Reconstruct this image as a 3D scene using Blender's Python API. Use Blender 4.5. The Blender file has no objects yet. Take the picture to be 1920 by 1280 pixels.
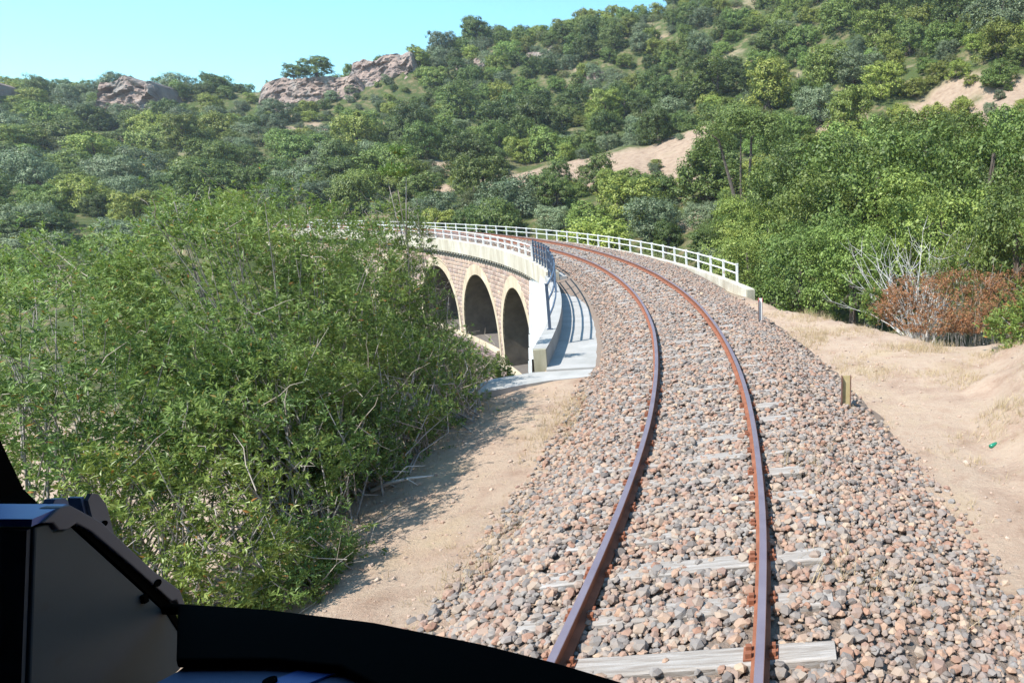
import bpy, math, random
import numpy as np
from mathutils import Matrix, Vector

# ------------------------------------------------------------------ camera, sky, sun, exposure
scene = bpy.context.scene
col = scene.collection
EYE = 3.236
PITCH = 0.21653
cam_data = bpy.data.cameras.new('camera')
cam = bpy.data.objects.new('camera', cam_data)
col.objects.link(cam)
cam_data.sensor_width = 36.0
cam_data.lens = 1273.82 / 1920.0 * 36.0
cam_data.shift_x = -(1511.62 - 960.0) / 1920.0
cam_data.clip_start = 0.05
cam_data.clip_end = 3000.0
cam.matrix_world = (Matrix.Translation((0, 0, EYE)) @ Matrix.Rotation(math.pi / 2 - PITCH, 4, 'X')
                    @ Matrix.Rotation(0.00345, 4, 'Z'))
scene.camera = cam

TO_SUN = Vector((-0.50, -0.52, 1.0)).normalized()
SUN_EL = math.asin(TO_SUN.z)
world = bpy.data.worlds.new('World')
scene.world = world
world.use_nodes = True
wn = world.node_tree
wn.nodes.clear()
sky = wn.nodes.new('ShaderNodeTexSky')
sky.sky_type = 'NISHITA'
sky.sun_disc = False
sky.sun_elevation = SUN_EL
sky.sun_rotation = math.atan2(TO_SUN.x, TO_SUN.y)
sky.altitude = 200.0
sky.air_density = 1.0
sky.dust_density = 0.5
sky.ozone_density = 1.0
bg = wn.nodes.new('ShaderNodeBackground')
bg.inputs['Strength'].default_value = 0.145
wo = wn.nodes.new('ShaderNodeOutputWorld')
tint = wn.nodes.new('ShaderNodeMix'); tint.data_type = 'RGBA'; tint.blend_type = 'MULTIPLY'; tint.inputs[0].default_value = 1.0
tint.inputs[7].default_value = (0.60, 0.97, 1.0, 1)
wn.links.new(sky.outputs[0], tint.inputs[6])
wn.links.new(tint.outputs[2], bg.inputs['Color'])
wn.links.new(bg.outputs[0], wo.inputs['Surface'])

sun_data = bpy.data.lights.new('sun', 'SUN')
sun_data.energy = 4.3
sun_data.angle = math.radians(0.5)
sun_data.color = (1.0, 0.955, 0.88)
sun = bpy.data.objects.new('sun', sun_data)
col.objects.link(sun)
sun.rotation_euler = TO_SUN.to_track_quat('Z', 'Y').to_euler()

scene.view_settings.view_transform = 'Standard'
scene.view_settings.look = 'None'
scene.view_settings.exposure = 1.08
scene.view_settings.gamma = 1.0
scene.view_settings.use_curve_mapping = False

rng = np.random.default_rng(7)
random.seed(7)

# ------------------------------------------------------------------ helpers
def tag(o, label=None, cat=None, group=None, kind=None):
    if label: o['label'] = label
    if cat: o['category'] = cat
    if group: o['group'] = group
    if kind: o['kind'] = kind
    return o

def link(name, data, parent=None, loc=None):
    o = bpy.data.objects.new(name, data)
    col.objects.link(o)
    if parent is not None: o.parent = parent
    if loc is not None: o.location = loc
    return o

def empty(name, loc=(0, 0, 0), rz=0.0):
    o = bpy.data.objects.new(name, None)
    col.objects.link(o)
    o.location = loc
    o.rotation_euler = (0, 0, rz)
    o.empty_display_size = 0.2
    return o

def copy_tree(o, parent=None):
    c = o.copy()
    col.objects.link(c)
    c.parent = parent
    for ch in list(o.children):
        copy_tree(ch, c)
    return c

def np_mesh(name, verts, faces, mat=None, smooth=False):
    """verts (n,3); faces (m,k) uniform polygon size"""
    verts = np.asarray(verts, dtype=np.float32)
    faces = np.asarray(faces, dtype=np.int32)
    me = bpy.data.meshes.new(name)
    m, k = faces.shape
    me.vertices.add(len(verts))
    me.vertices.foreach_set('co', verts.ravel())
    me.loops.add(m * k)
    me.loops.foreach_set('vertex_index', faces.ravel())
    me.polygons.add(m)
    me.polygons.foreach_set('loop_start', np.arange(0, m * k, k, dtype=np.int32))
    me.polygons.foreach_set('loop_total', np.full(m, k, dtype=np.int32))
    me.polygons.foreach_set('use_smooth', np.full(m, bool(smooth), dtype=bool))
    me.update(calc_edges=True)
    if mat: me.materials.append(mat)
    return me

class MB:
    """collects verts and mixed faces"""
    def __init__(s): s.v = []; s.f = []
    def add(s, vs, fs):
        n = len(s.v); s.v.extend([tuple(v) for v in vs]); s.f.extend([tuple(i + n for i in f) for f in fs])
    def box(s, c, d, rz=0.0, m=None):
        x, y, z = d[0] / 2, d[1] / 2, d[2] / 2
        vs = [(-x, -y, -z), (x, -y, -z), (x, y, -z), (-x, y, -z), (-x, -y, z), (x, -y, z), (x, y, z), (-x, y, z)]
        ca, sa = math.cos(rz), math.sin(rz)
        out = []
        for a, b, g in vs:
            p = (a * ca - b * sa + c[0], a * sa + b * ca + c[1], g + c[2])
            if m is not None: p = tuple(m @ Vector((a, b, g))); p = (p[0] + c[0], p[1] + c[1], p[2] + c[2])
            out.append(p)
        s.add(out, [(0, 3, 2, 1), (4, 5, 6, 7), (0, 1, 5, 4), (1, 2, 6, 5), (2, 3, 7, 6), (3, 0, 4, 7)])
    def bar(s, a, b, w, h=None):
        a, b = Vector(a), Vector(b); h = h or w
        d = (b - a); L = d.length
        q = d.to_track_quat('Y', 'Z').to_matrix()
        s.box((a + b) / 2, (w, L, h), m=q)
    def prism(s, pts, axis, t0, t1):
        """polygon pts (2D) extruded along axis 'x','y','z' """
        n = len(pts)
        def mk(p, t):
            if axis == 'x': return (t, p[0], p[1])
            if axis == 'y': return (p[0], t, p[1])
            return (p[0], p[1], t)
        vs = [mk(p, t0) for p in pts] + [mk(p, t1) for p in pts]
        fs = [tuple(range(n))[::-1], tuple(range(n, 2 * n))]
        for i in range(n):
            j = (i + 1) % n
            fs.append((i, j, n + j, n + i))
        s.add(vs, fs)
    def tube(s, pts, rad, sides=6, cap=True):
        pts = [Vector(p) for p in pts]
        n = len(pts); rings = []
        up = Vector((0, 0, 1))
        vs = []
        for i, p in enumerate(pts):
            d = (pts[min(i + 1, n - 1)] - pts[max(i - 1, 0)])
            if d.length < 1e-6: d = Vector((0, 0, 1))
            d.normalize()
            a = d.cross(up)
            if a.length < 1e-3: a = d.cross(Vector((1, 0, 0)))
            a.normalize(); b = d.cross(a)
            r = rad[i] if hasattr(rad, '__len__') else rad
            for k in range(sides):
                t = 2 * math.pi * k / sides
                vs.append(p + a * (r * math.cos(t)) + b * (r * math.sin(t)))
        fs = []
        for i in range(n - 1):
            for k in range(sides):
                k2 = (k + 1) % sides
                fs.append((i * sides + k, i * sides + k2, (i + 1) * sides + k2, (i + 1) * sides + k))
        if cap:
            fs.append(tuple(range(sides))[::-1]); fs.append(tuple((n - 1) * sides + k for k in range(sides)))
        s.add(vs, fs)
    def mesh(s, name, mat, smooth=False):
        me = bpy.data.meshes.new(name)
        me.from_pydata(s.v, [], s.f)
        if smooth:
            for p in me.polygons: p.use_smooth = True
        me.materials.append(mat); me.update()
        return me
    def build(s, name, mat, parent=None, smooth=False, bevel=0.0):
        o = link(name, s.mesh(name, mat, smooth), parent)
        if bevel:
            b = o.modifiers.new('bevel', 'BEVEL'); b.width = bevel; b.segments = 2; b.limit_method = 'ANGLE'
        return o

# value noise
_perm = rng.random((256, 256, ))
def vnoise(x, y):
    xi = np.floor(x).astype(int); yi = np.floor(y).astype(int)
    fx = x - xi; fy = y - yi
    fx = fx * fx * (3 - 2 * fx); fy = fy * fy * (3 - 2 * fy)
    a = _perm[xi & 255, yi & 255]; b = _perm[(xi + 1) & 255, yi & 255]
    c = _perm[xi & 255, (yi + 1) & 255]; d = _perm[(xi + 1) & 255, (yi + 1) & 255]
    return (a * (1 - fx) + b * fx) * (1 - fy) + (c * (1 - fx) + d * fx) * fy - 0.5
def fbm(x, y, o=4):
    r = 0; a = 1.0; f = 1.0
    for i in range(o):
        r = r + a * vnoise(x * f + 17.3 * i, y * f - 9.1 * i); a *= 0.5; f *= 2.03
    return r

# ------------------------------------------------------------------ materials
def new_mat(name):
    m = bpy.data.materials.new(name); m.use_nodes = True
    nt = m.node_tree; nt.nodes.clear()
    out = nt.nodes.new('ShaderNodeOutputMaterial')
    bs = nt.nodes.new('ShaderNodeBsdfPrincipled')
    nt.links.new(bs.outputs[0], out.inputs['Surface'])
    return m, nt, bs, out

def ramp(nt, fac, stops):
    r = nt.nodes.new('ShaderNodeValToRGB')
    e = r.color_ramp.elements
    while len(e) < len(stops): e.new(0.5)
    for i, (p, c) in enumerate(stops):
        e[i].position = p; e[i].color = (c[0], c[1], c[2], 1)
    nt.links.new(fac, r.inputs['Fac'])
    return r.outputs['Color']

def noise(nt, vec, scale, detail=4, rough=0.55):
    n = nt.nodes.new('ShaderNodeTexNoise')
    n.inputs['Scale'].default_value = scale; n.inputs['Detail'].default_value = detail
    n.inputs['Roughness'].default_value = rough
    nt.links.new(vec, n.inputs['Vector'])
    return n.outputs['Fac']

def coords(nt, kind='Object', stretch=None):
    t = nt.nodes.new('ShaderNodeTexCoord')
    if kind == 'World':
        g = nt.nodes.new('ShaderNodeNewGeometry'); v = g.outputs['Position']
    else: v = t.outputs[kind]
    if stretch:
        mp = nt.nodes.new('ShaderNodeMapping'); mp.inputs['Scale'].default_value = stretch
        nt.links.new(v, mp.inputs['Vector']); v = mp.outputs[0]
    return v

def mix(nt, fac, a, b, mode='MIX'):
    m = nt.nodes.new('ShaderNodeMix'); m.data_type = 'RGBA'; m.blend_type = mode
    if isinstance(fac, (int, float)): m.inputs[0].default_value = fac
    else: nt.links.new(fac, m.inputs[0])
    for i, v in ((6, a), (7, b)):
        if isinstance(v, tuple): m.inputs[i].default_value = (v[0], v[1], v[2], 1)
        else: nt.links.new(v, m.inputs[i])
    return m.outputs[2]

def bump(nt, bs, h, strength, dist):
    b = nt.nodes.new('ShaderNodeBump'); b.inputs['Strength'].default_value = strength
    b.inputs['Distance'].default_value = dist
    nt.links.new(h, b.inputs['Height']); nt.links.new(b.outputs[0], bs.inputs['Normal'])

def mapped(nt, v, a, b, c=0.0, d=1.0):
    m = nt.nodes.new('ShaderNodeMapRange')
    m.inputs[1].default_value = a; m.inputs[2].default_value = b
    m.inputs[3].default_value = c; m.inputs[4].default_value = d
    nt.links.new(v, m.inputs[0]); return m.outputs[0]

def surf_mat(name, stops, scale=3.0, rough=0.8, bscale=40, bstr=0.4, bdist=0.01, metal=0.0, stain=None, kind='Object',
             stretch=None, spec=0.3):
    m, nt, bs, out = new_mat(name)
    v = coords(nt, kind, stretch)
    c = ramp(nt, noise(nt, v, scale, 6, 0.6), stops)
    if stain:
        f = mapped(nt, noise(nt, v, stain[1], 4, 0.7), stain[2], stain[3])
        c = mix(nt, f, c, stain[0])
    nt.links.new(c, bs.inputs['Base Color'])
    bs.inputs['Roughness'].default_value = rough
    bs.inputs['Metallic'].default_value = metal
    bs.inputs['Specular IOR Level'].default_value = spec
    bump(nt, bs, noise(nt, v, bscale, 5, 0.65), bstr, bdist)
    return m

def leaf_mat(name, stops, trans=0.28, objvar=0.35, rough=0.5, spec=0.3, patch=None):
    """colour varies leaf by leaf and plant by plant"""
    m, nt, bs, out = new_mat(name)
    g = nt.nodes.new('ShaderNodeNewGeometry')
    c = ramp(nt, g.outputs['Random Per Island'], stops)
    oi = nt.nodes.new('ShaderNodeObjectInfo')
    hs = nt.nodes.new('ShaderNodeHueSaturation')
    nt.links.new(c, hs.inputs['Color'])
    nt.links.new(mapped(nt, oi.outputs['Random'], 0, 1, 0.485, 0.512), hs.inputs['Hue'])
    w = nt.nodes.new('ShaderNodeTexWhiteNoise'); w.noise_dimensions = '1D'
    nt.links.new(oi.outputs['Random'], w.inputs['W'])
    nt.links.new(mapped(nt, w.outputs['Value'], 0, 1, 1 - objvar, 1 + objvar), hs.inputs['Value'])
    hs.inputs['Saturation'].default_value = 1.0
    cc = hs.outputs['Color']
    if patch:
        pv = coords(nt, 'World')
        cc = mix(nt, mapped(nt, noise(nt, pv, 0.9, 4, 0.6), 0.46, 0.62, 0.0, 0.55), cc, patch)  # noise patches paint yellow green highlights into the foliage
    nt.links.new(cc, bs.inputs['Base Color'])
    bs.inputs['Roughness'].default_value = rough
    bs.inputs['Specular IOR Level'].default_value = spec
    tr = nt.nodes.new('ShaderNodeBsdfTranslucent')
    nt.links.new(mix(nt, 0.5, cc, (0.12, 0.16, 0.02)), tr.inputs['Color'])
    ms = nt.nodes.new('ShaderNodeMixShader'); ms.inputs[0].default_value = trans
    nt.links.new(bs.outputs[0], ms.inputs[1]); nt.links.new(tr.outputs[0], ms.inputs[2])
    nt.links.new(ms.outputs[0], out.inputs['Surface'])
    return m

def island_mat(name, stops, rough=0.85, bscale=60, bstr=0.5, bdist=0.004, objrand=False):
    m, nt, bs, out = new_mat(name)
    v = coords(nt, 'World')
    if objrand:
        oi = nt.nodes.new('ShaderNodeObjectInfo'); src = oi.outputs['Random']
    else:
        g = nt.nodes.new('ShaderNodeNewGeometry'); src = g.outputs['Random Per Island']
    c = ramp(nt, src, stops)
    n = noise(nt, v, 22, 4, 0.7)
    c = mix(nt, mapped(nt, n, 0.3, 0.75, 0.0, 0.22), c, (0.34, 0.26, 0.21))
    nt.links.new(c, bs.inputs['Base Color'])
    bs.inputs['Roughness'].default_value = rough
    bs.inputs['Specular IOR Level'].default_value = 0.2
    bump(nt, bs, noise(nt, v, bscale, 5, 0.7), bstr, bdist)
    return m

STONE = [(0.0, (0.119, 0.103, 0.096)), (0.12, (0.182, 0.167, 0.158)), (0.26, (0.255, 0.216, 0.188)), (0.38, (0.301, 0.171, 0.118)),
         (0.50, (0.214, 0.198, 0.183)), (0.62, (0.347, 0.220, 0.153)), (0.72, (0.310, 0.252, 0.201)), (0.82, (0.264, 0.140, 0.096)),
         (0.92, (0.219, 0.212, 0.205)), (1.0, (0.420, 0.302, 0.210))]
M = {}
M['ballast_stone'] = island_mat('ballast stone', STONE)
M['ballast_stone_single'] = island_mat('ballast stone single', STONE, objrand=True)
M['pebble'] = island_mat('pebble', [(0, (0.20, 0.17, 0.15)), (0.4, (0.42, 0.31, 0.24)), (0.8, (0.36, 0.24, 0.18)), (1, (0.50, 0.42, 0.34))])
M['ballast_fine'] = surf_mat('ballast fines', [(0.3, (0.15, 0.115, 0.09)), (0.5, (0.22, 0.165, 0.13)), (0.7, (0.18, 0.155, 0.135))], 9, 0.95, 26, 1.0, 0.04)
M['rust_side'] = surf_mat('rusty rail', [(0.3, (0.17, 0.062, 0.034)), (0.7, (0.27, 0.105, 0.058))], 7, 0.75, 60, 0.3, 0.004, 0.0)
M['rail_head'] = surf_mat('worn rail head', [(0.3, (0.34, 0.26, 0.29)), (0.7, (0.44, 0.34, 0.36))], 3, 0.46, 60, 0.05, 0.002, 0.75)
M['sleeper'] = surf_mat('weathered sleeper', [(0.3, (0.19, 0.155, 0.13)), (0.5, (0.30, 0.27, 0.245)), (0.7, (0.40, 0.37, 0.35))], 4, 0.9, 14, 0.8, 0.012, stretch=(0.5, 7, 3))
M['concrete_pale'] = surf_mat('pale render', [(0.3, (0.34, 0.29, 0.22)), (0.5, (0.48, 0.435, 0.35)), (0.7, (0.56, 0.53, 0.46))], 1.1, 0.9, 30, 0.35, 0.01,
                              stain=((0.36, 0.31, 0.24), 3.2, 0.48, 0.72), kind='World', stretch=(1, 1, 0.25))
M['concrete_grey'] = surf_mat('grey concrete', [(0.3, (0.28, 0.275, 0.26)), (0.7, (0.38, 0.37, 0.36))], 1.6, 0.9, 45, 0.4, 0.006,
                              stain=((0.28, 0.27, 0.24), 5, 0.6, 0.9), kind='World')
M['concrete_old'] = surf_mat('stained concrete', [(0.3, (0.26, 0.25, 0.17)), (0.7, (0.44, 0.41, 0.32))], 3, 0.95, 30, 0.5, 0.01, kind='World', stretch=(1, 1, 0.3))
M['concrete_white'] = surf_mat('white concrete', [(0.3, (0.42, 0.42, 0.42)), (0.7, (0.55, 0.55, 0.54))], 1.6, 0.9, 45, 0.3, 0.006, kind='World')
M['ring'] = surf_mat('arch ring render', [(0.3, (0.42, 0.33, 0.23)), (0.55, (0.56, 0.46, 0.33)), (0.75, (0.63, 0.55, 0.43))], 1.3, 0.92, 30, 0.4, 0.01, stain=((0.34, 0.27, 0.2), 2.4, 0.5, 0.8), kind='World', stretch=(1, 1, 0.4))
M['mortar'] = surf_mat('mortar', [(0.3, (0.50, 0.42, 0.34)), (0.7, (0.64, 0.56, 0.47))], 5, 0.95, 40, 0.5, 0.01, kind='World')
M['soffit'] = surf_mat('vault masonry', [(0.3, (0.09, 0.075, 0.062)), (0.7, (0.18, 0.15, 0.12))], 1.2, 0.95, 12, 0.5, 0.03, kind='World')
BLK = [(0, (0.27, 0.185, 0.155)), (0.3, (0.38, 0.275, 0.225)), (0.6, (0.45, 0.325, 0.25)), (0.85, (0.35, 0.27, 0.25)), (1, (0.52, 0.38, 0.28))]
M['block'] = island_mat('pink stone', BLK, 0.95, 14, 0.7, 0.03)
M['block_single'] = island_mat('pink stone single', BLK, 0.95, 14, 0.7, 0.03, objrand=True)
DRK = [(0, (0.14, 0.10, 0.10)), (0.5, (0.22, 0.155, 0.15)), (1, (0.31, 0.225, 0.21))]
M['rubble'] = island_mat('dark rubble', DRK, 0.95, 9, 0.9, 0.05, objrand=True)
M['dark_mortar_shade'] = surf_mat('dark mortar and shade', [(0.3, (0.10, 0.085, 0.08)), (0.7, (0.17, 0.15, 0.13))], 5, 0.95, 20, 0.6, 0.02, kind='World')  # joints of the rubble, also painted shade under the left parapet
M['white_paint'] = surf_mat('rust spotted white paint', [(0.3, (0.72, 0.72, 0.70)), (0.7, (0.80, 0.80, 0.78))], 3, 0.55, 60, 0.1, 0.002,
                            stain=((0.40, 0.17, 0.06), 1.7, 0.60, 0.66), kind='World')
M['railing_shade'] = surf_mat('white paint shaded blue grey', [(0.3, (0.045, 0.07, 0.115)), (0.7, (0.08, 0.11, 0.16))], 3, 0.45, 60, 0.1, 0.002, kind='World')  # unlit side of the white railing, shade put into the colour
M['post_steel'] = surf_mat('rusty post steel', [(0.3, (0.09, 0.045, 0.035)), (0.7, (0.20, 0.10, 0.075))], 9, 0.8, 60, 0.4, 0.003)
M['post_web'] = surf_mat('ochre post web', [(0.3, (0.34, 0.27, 0.13)), (0.7, (0.47, 0.39, 0.22))], 7, 0.8, 60, 0.3, 0.003)
M['post_red'] = surf_mat('faded red paint', [(0.3, (0.35, 0.05, 0.05)), (0.7, (0.45, 0.10, 0.09))], 7, 0.7)
M['rock'] = None
M['bark_grey'] = surf_mat('grey bark', [(0.3, (0.20, 0.185, 0.17)), (0.7, (0.40, 0.37, 0.34))], 9, 0.95, 30, 0.6, 0.01)
M['bark_dark'] = surf_mat('dark bark', [(0.3, (0.07, 0.055, 0.045)), (0.7, (0.14, 0.115, 0.095))], 6, 0.95, 20, 0.6, 0.02)
M['bleached_wood'] = surf_mat('bleached wood', [(0.3, (0.48, 0.45, 0.42)), (0.7, (0.66, 0.64, 0.61))], 5, 0.9, 25, 0.4, 0.006)
M['twig'] = surf_mat('twig bark', [(0.3, (0.24, 0.20, 0.16)), (0.7, (0.42, 0.37, 0.31))], 9, 0.95, 30, 0.4, 0.005)
M['black'] = surf_mat('black rubber', [(0.3, (0.002, 0.002, 0.002)), (0.7, (0.003, 0.003, 0.003))], 5, 0.9, 60, 0.1, 0.001, spec=0.03)
M['cab_grey'] = surf_mat('cab grey enamel', [(0.3, (0.062, 0.088, 0.108)), (0.7, (0.082, 0.108, 0.128))], 4, 0.5, 260, 0.15, 0.0006,
                         stain=((0.06, 0.055, 0.05), 7, 0.62, 0.85))
M['cab_flange'] = surf_mat('cab edge trim', [(0.3, (0.15, 0.15, 0.18)), (0.7, (0.19, 0.19, 0.22))], 4, 0.55, 200, 0.1, 0.0006)
M['cab_dark'] = surf_mat('cab dark panel', [(0.3, (0.09, 0.095, 0.115)), (0.7, (0.12, 0.125, 0.145))], 4, 0.7, 200, 0.1, 0.0006)
M['cab_sky_sheen'] = surf_mat('cab gloss with sky reflection', [(0.3, (0.045, 0.12, 0.45)), (0.7, (0.07, 0.16, 0.55))], 4, 0.35, 200, 0.06, 0.0005, spec=0.6)  # saturated base carries the sky's reflection on the glossy paint
M['cab_desk'] = surf_mat('cab desk enamel', [(0.3, (0.10, 0.15, 0.28)), (0.7, (0.14, 0.19, 0.33))], 4, 0.5, 200, 0.1, 0.0006)
M['cab_shell'] = surf_mat('cab shell paint', [(0.3, (0.05, 0.05, 0.055)), (0.7, (0.06, 0.06, 0.065))], 2, 0.8)

CLEAR = [(-33, 102, 15, 8), (-24, 98, 10, 8), (-21, 108, 8, 5), (-42, 95, 9, 3), (-74, 113, 18, 3.4), (-60, 110, 10, 2.5), (23, 82, 7, 8), (30, 86, 9, 7), (4.5, 96, 3.5, 3), (-104, 146, 5, 6),
         (-150, 120, 9, 8), (-128, 112, 5, 4), (-9, 70, 4.5, 4), (18, 96, 6, 4), (-14, 88, 6, 4)]
def ground_material():
    m, nt, bs, out = new_mat('dry earth')
    v = coords(nt, 'World')
    big = noise(nt, v, 0.09, 5, 0.6)
    mid = noise(nt, v, 1.3, 6, 0.65)
    fine = noise(nt, v, 14, 5, 0.7)
    c = ramp(nt, mid, [(0.28, (0.29, 0.185, 0.13)), (0.42, (0.39, 0.27, 0.20)), (0.55, (0.45, 0.335, 0.25)), (0.75, (0.35, 0.22, 0.155))])
    c = mix(nt, mapped(nt, fine, 0.35, 0.75, 0, 0.55), c, (0.48, 0.375, 0.285))
    # straw coloured patches of dead grass
    c = mix(nt, mapped(nt, noise(nt, v, 0.7, 6, 0.7), 0.52, 0.68, 0, 0.5), c, (0.45, 0.35, 0.22))
    # scrubby green on the hills
    sep = nt.nodes.new('ShaderNodeSeparateXYZ'); nt.links.new(v, sep.inputs[0])
    far = mapped(nt, sep.outputs['Y'], 24, 32)
    grn = mix(nt, mapped(nt, noise(nt, v, 0.55, 5, 0.7), 0.30, 0.52), (0.20, 0.15, 0.09), (0.06, 0.08, 0.026))
    f2 = nt.nodes.new('ShaderNodeMath'); f2.operation = 'MULTIPLY'
    nt.links.new(far, f2.inputs[0]); nt.links.new(mapped(nt, big, 0.30, 0.42, 0.45, 1.0), f2.inputs[1])
    at_ = nt.nodes.new('ShaderNodeAttribute'); at_.attribute_name = 'bare'
    f3 = nt.nodes.new('ShaderNodeMath'); f3.operation = 'MULTIPLY'
    inv = nt.nodes.new('ShaderNodeMath'); inv.operation = 'SUBTRACT'; inv.inputs[0].default_value = 1.0
    nt.links.new(at_.outputs['Fac'], inv.inputs[1])
    nt.links.new(f2.outputs[0], f3.inputs[0]); nt.links.new(inv.outputs[0], f3.inputs[1])
    c = mix(nt, f3.outputs[0], c, grn)
    nt.links.new(c, bs.inputs['Base Color'])
    dull = nt.nodes.new('ShaderNodeMath'); dull.operation = 'MULTIPLY'; dull.inputs[1].default_value = 0.85
    nt.links.new(far, dull.inputs[0])
    dirt = mix(nt, mapped(nt, mid, 0.3, 0.7), (0.20, 0.14, 0.10), (0.33, 0.245, 0.18))
    d2 = nt.nodes.new('ShaderNodeMath'); d2.operation = 'MULTIPLY'
    nt.links.new(dull.outputs[0], d2.inputs[0]); nt.links.new(at_.outputs['Fac'], d2.inputs[1])
    c = mix(nt, d2.outputs[0], c, dirt)
    nt.links.new(c, bs.inputs['Base Color'])
    bs.inputs['Roughness'].default_value = 0.97
    bs.inputs['Specular IOR Level'].default_value = 0.1
    bump(nt, bs, noise(nt, v, 9, 8, 0.8), 1.0, 0.06)
    return m
M['ground'] = ground_material()

def rock_material():
    m, nt, bs, out = new_mat('hill rock')
    v = coords(nt, 'World')
    c = ramp(nt, noise(nt, v, 0.5, 8, 0.7), [(0.3, (0.173, 0.138, 0.125)), (0.45, (0.292, 0.220, 0.190)), (0.58, (0.399, 0.293, 0.240)), (0.75, (0.465, 0.359, 0.300))])
    c = mix(nt, mapped(nt, noise(nt, v, 0.25, 4), 0.52, 0.66, 0, 0.7), c, (0.270, 0.257, 0.240))
    nt.links.new(c, bs.inputs['Base Color'])
    bs.inputs['Roughness'].default_value = 0.95
    bs.inputs['Specular IOR Level'].default_value = 0.15
    bump(nt, bs, noise(nt, v, 1.6, 8, 0.75), 1.0, 0.5)
    return m
M['rock'] = rock_material()

# ------------------------------------------------------------------ the line of the railway
X0, PSI, K0, K1, KL, K2, CANT = -1.10546, -0.05598, 0.0123, 0.01086, 23.361, -0.00152, 0.0541
G1, G2 = -8e-5, -5e-5
SS = np.arange(-60, 171, 0.1)
def _head(t):
    q = np.clip(t, 0, KL)
    return PSI + K0 * t + K1 * (q * KL - q * q / 2) / KL + K1 * np.minimum(t, 0) * 0.0 + K2 * np.clip(t - 52.5, 0, None)
_th = _head(SS)
_dx = -np.sin(_th) * 0.1; _dy = np.cos(_th) * 0.1
_i0 = int(np.argmin(abs(SS)))
PX = np.cumsum((_dx + np.roll(_dx, 1)) / 2); PY = np.cumsum((_dy + np.roll(_dy, 1)) / 2)
PX = PX - PX[_i0] + X0; PY = PY - PY[_i0]
PT = _th
def path(s):
    return np.interp(s, SS, PX), np.interp(s, SS, PY), np.interp(s, SS, PT)
def zt(s):
    return G1 * s + G2 * np.clip(s - 18, 0, None) ** 2
def at(s, o, z):
    """point on the line: distance s along it, o to its right, z above rail level"""
    x, y, th = path(s)
    return np.array([x + o * np.cos(th), y + o * np.sin(th), z + zt(s)])
def to_so(x, y):
    x = np.atleast_1d(x); y = np.atleast_1d(y)
    so_s = np.empty_like(x); so_o = np.empty_like(x)
    sx, sy, st, sss = PX[::5], PY[::5], PT[::5], SS[::5]
    for a in range(0, len(x), 4000):
        xa, ya = x[a:a + 4000], y[a:a + 4000]
        d = (xa[:, None] - sx[None]) ** 2 + (ya[:, None] - sy[None]) ** 2
        i = np.argmin(d, axis=1)
        dx, dy = xa - sx[i], ya - sy[i]
        so_s[a:a + 4000] = sss[i] - dx * np.sin(st[i]) + dy * np.cos(st[i])
        so_o[a:a + 4000] = dx * np.cos(st[i]) + dy * np.sin(st[i])
    return so_s, so_o

# ------------------------------------------------------------------ terrain
AZT = {  # bearing column : list of (depth, height)
 -1.50: [(25, -6), (45, -7), (60, -4), (90, 2), (120, 9), (150, 18), (165, 20.5), (230, 21)],
 -1.187: [(25, -6), (45, -8), (60, -5), (80, -2), (110, 5.5), (140, 15), (158, 21.5), (168, 24.5), (230, 24)],
 -0.951: [(25, -6), (45, -9), (60, -5), (80, -2), (105, 4), (140, 13), (160, 20.5), (168, 25.5), (230, 25)],
 -0.716: [(25, -7), (45, -10), (60, -8), (76, -1.5), (95, 3), (110, 6), (130, 10), (163, 21), (171, 27), (230, 28)],
 -0.559: [(25, -7), (47, -10), (62, -9), (78, -2), (92, 2.2), (105, 5.5), (130, 10), (165, 24), (174, 34), (240, 36)],
 -0.441: [(25, -7), (47, -10), (60, -8), (75, -2.2), (85, 1), (100, 4), (120, 8), (150, 18), (185, 39.5), (196, 43), (250, 44)],
 -0.245: [(25, -7), (40, -7), (60, -3), (80, 1), (100, 5), (120, 10.5), (150, 22), (185, 44), (200, 50), (260, 56)],
 -0.088: [(25, -7), (35, -6), (50, -1), (70, 2), (90, 6), (120, 16), (150, 31), (190, 54), (210, 61), (270, 72)],
 0.109: [(23, -6), (32, -6), (40, -3), (60, 1.5), (80, 6.5), (110, 19), (150, 41), (190, 68), (220, 82), (280, 96)],
 0.305: [(20, -4), (26, -4.5), (35, -1), (50, 3), (75, 11), (100, 22), (140, 46), (180, 77), (220, 98), (280, 120)],
 0.70: [(14, 1), (20, 1.5), (35, 3), (50, 6), (75, 15), (100, 28), (140, 52), (180, 85), (220, 110), (280, 130)],
}
AZK = np.array(sorted(AZT))
AZA = np.arctan(AZK)
YG = np.linspace(5, 700, 1391)
TAB = np.array([np.interp(YG, [a for a, b in AZT[k]], [b for a, b in AZT[k]]) for k in AZK])
_k = np.exp(-np.linspace(-2, 2, 13) ** 2); _k /= _k.sum()
TAB = np.array([np.convolve(np.pad(r, 6, mode='edge'), _k, mode='valid') for r in TAB])
def far_ground(x, y):
    az = np.arctan2(x, y); r = np.hypot(x, y)
    az = np.clip(az, AZA[0], AZA[-1])
    Y = r * np.cos(az)
    fi = np.interp(az, AZA, np.arange(len(AZA)))
    i = np.clip(fi.astype(int), 0, len(AZA) - 2); f = fi - i; f = f * f * (3 - 2 * f)
    fy = np.clip((Y - 5) * 2, 0, 1389); j = fy.astype(int); g = fy - j
    a = TAB[i, j] * (1 - g) + TAB[i, j + 1] * g; b = TAB[i + 1, j] * (1 - g) + TAB[i + 1, j + 1] * g
    z = a * (1 - f) + b * f
    amp = np.clip((r - 40) / 60, 0, 1)
    return z + amp * (fbm(x / 22, y / 22, 4) * 3.0 + fbm(x / 5, y / 5, 3) * 0.8)
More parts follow.
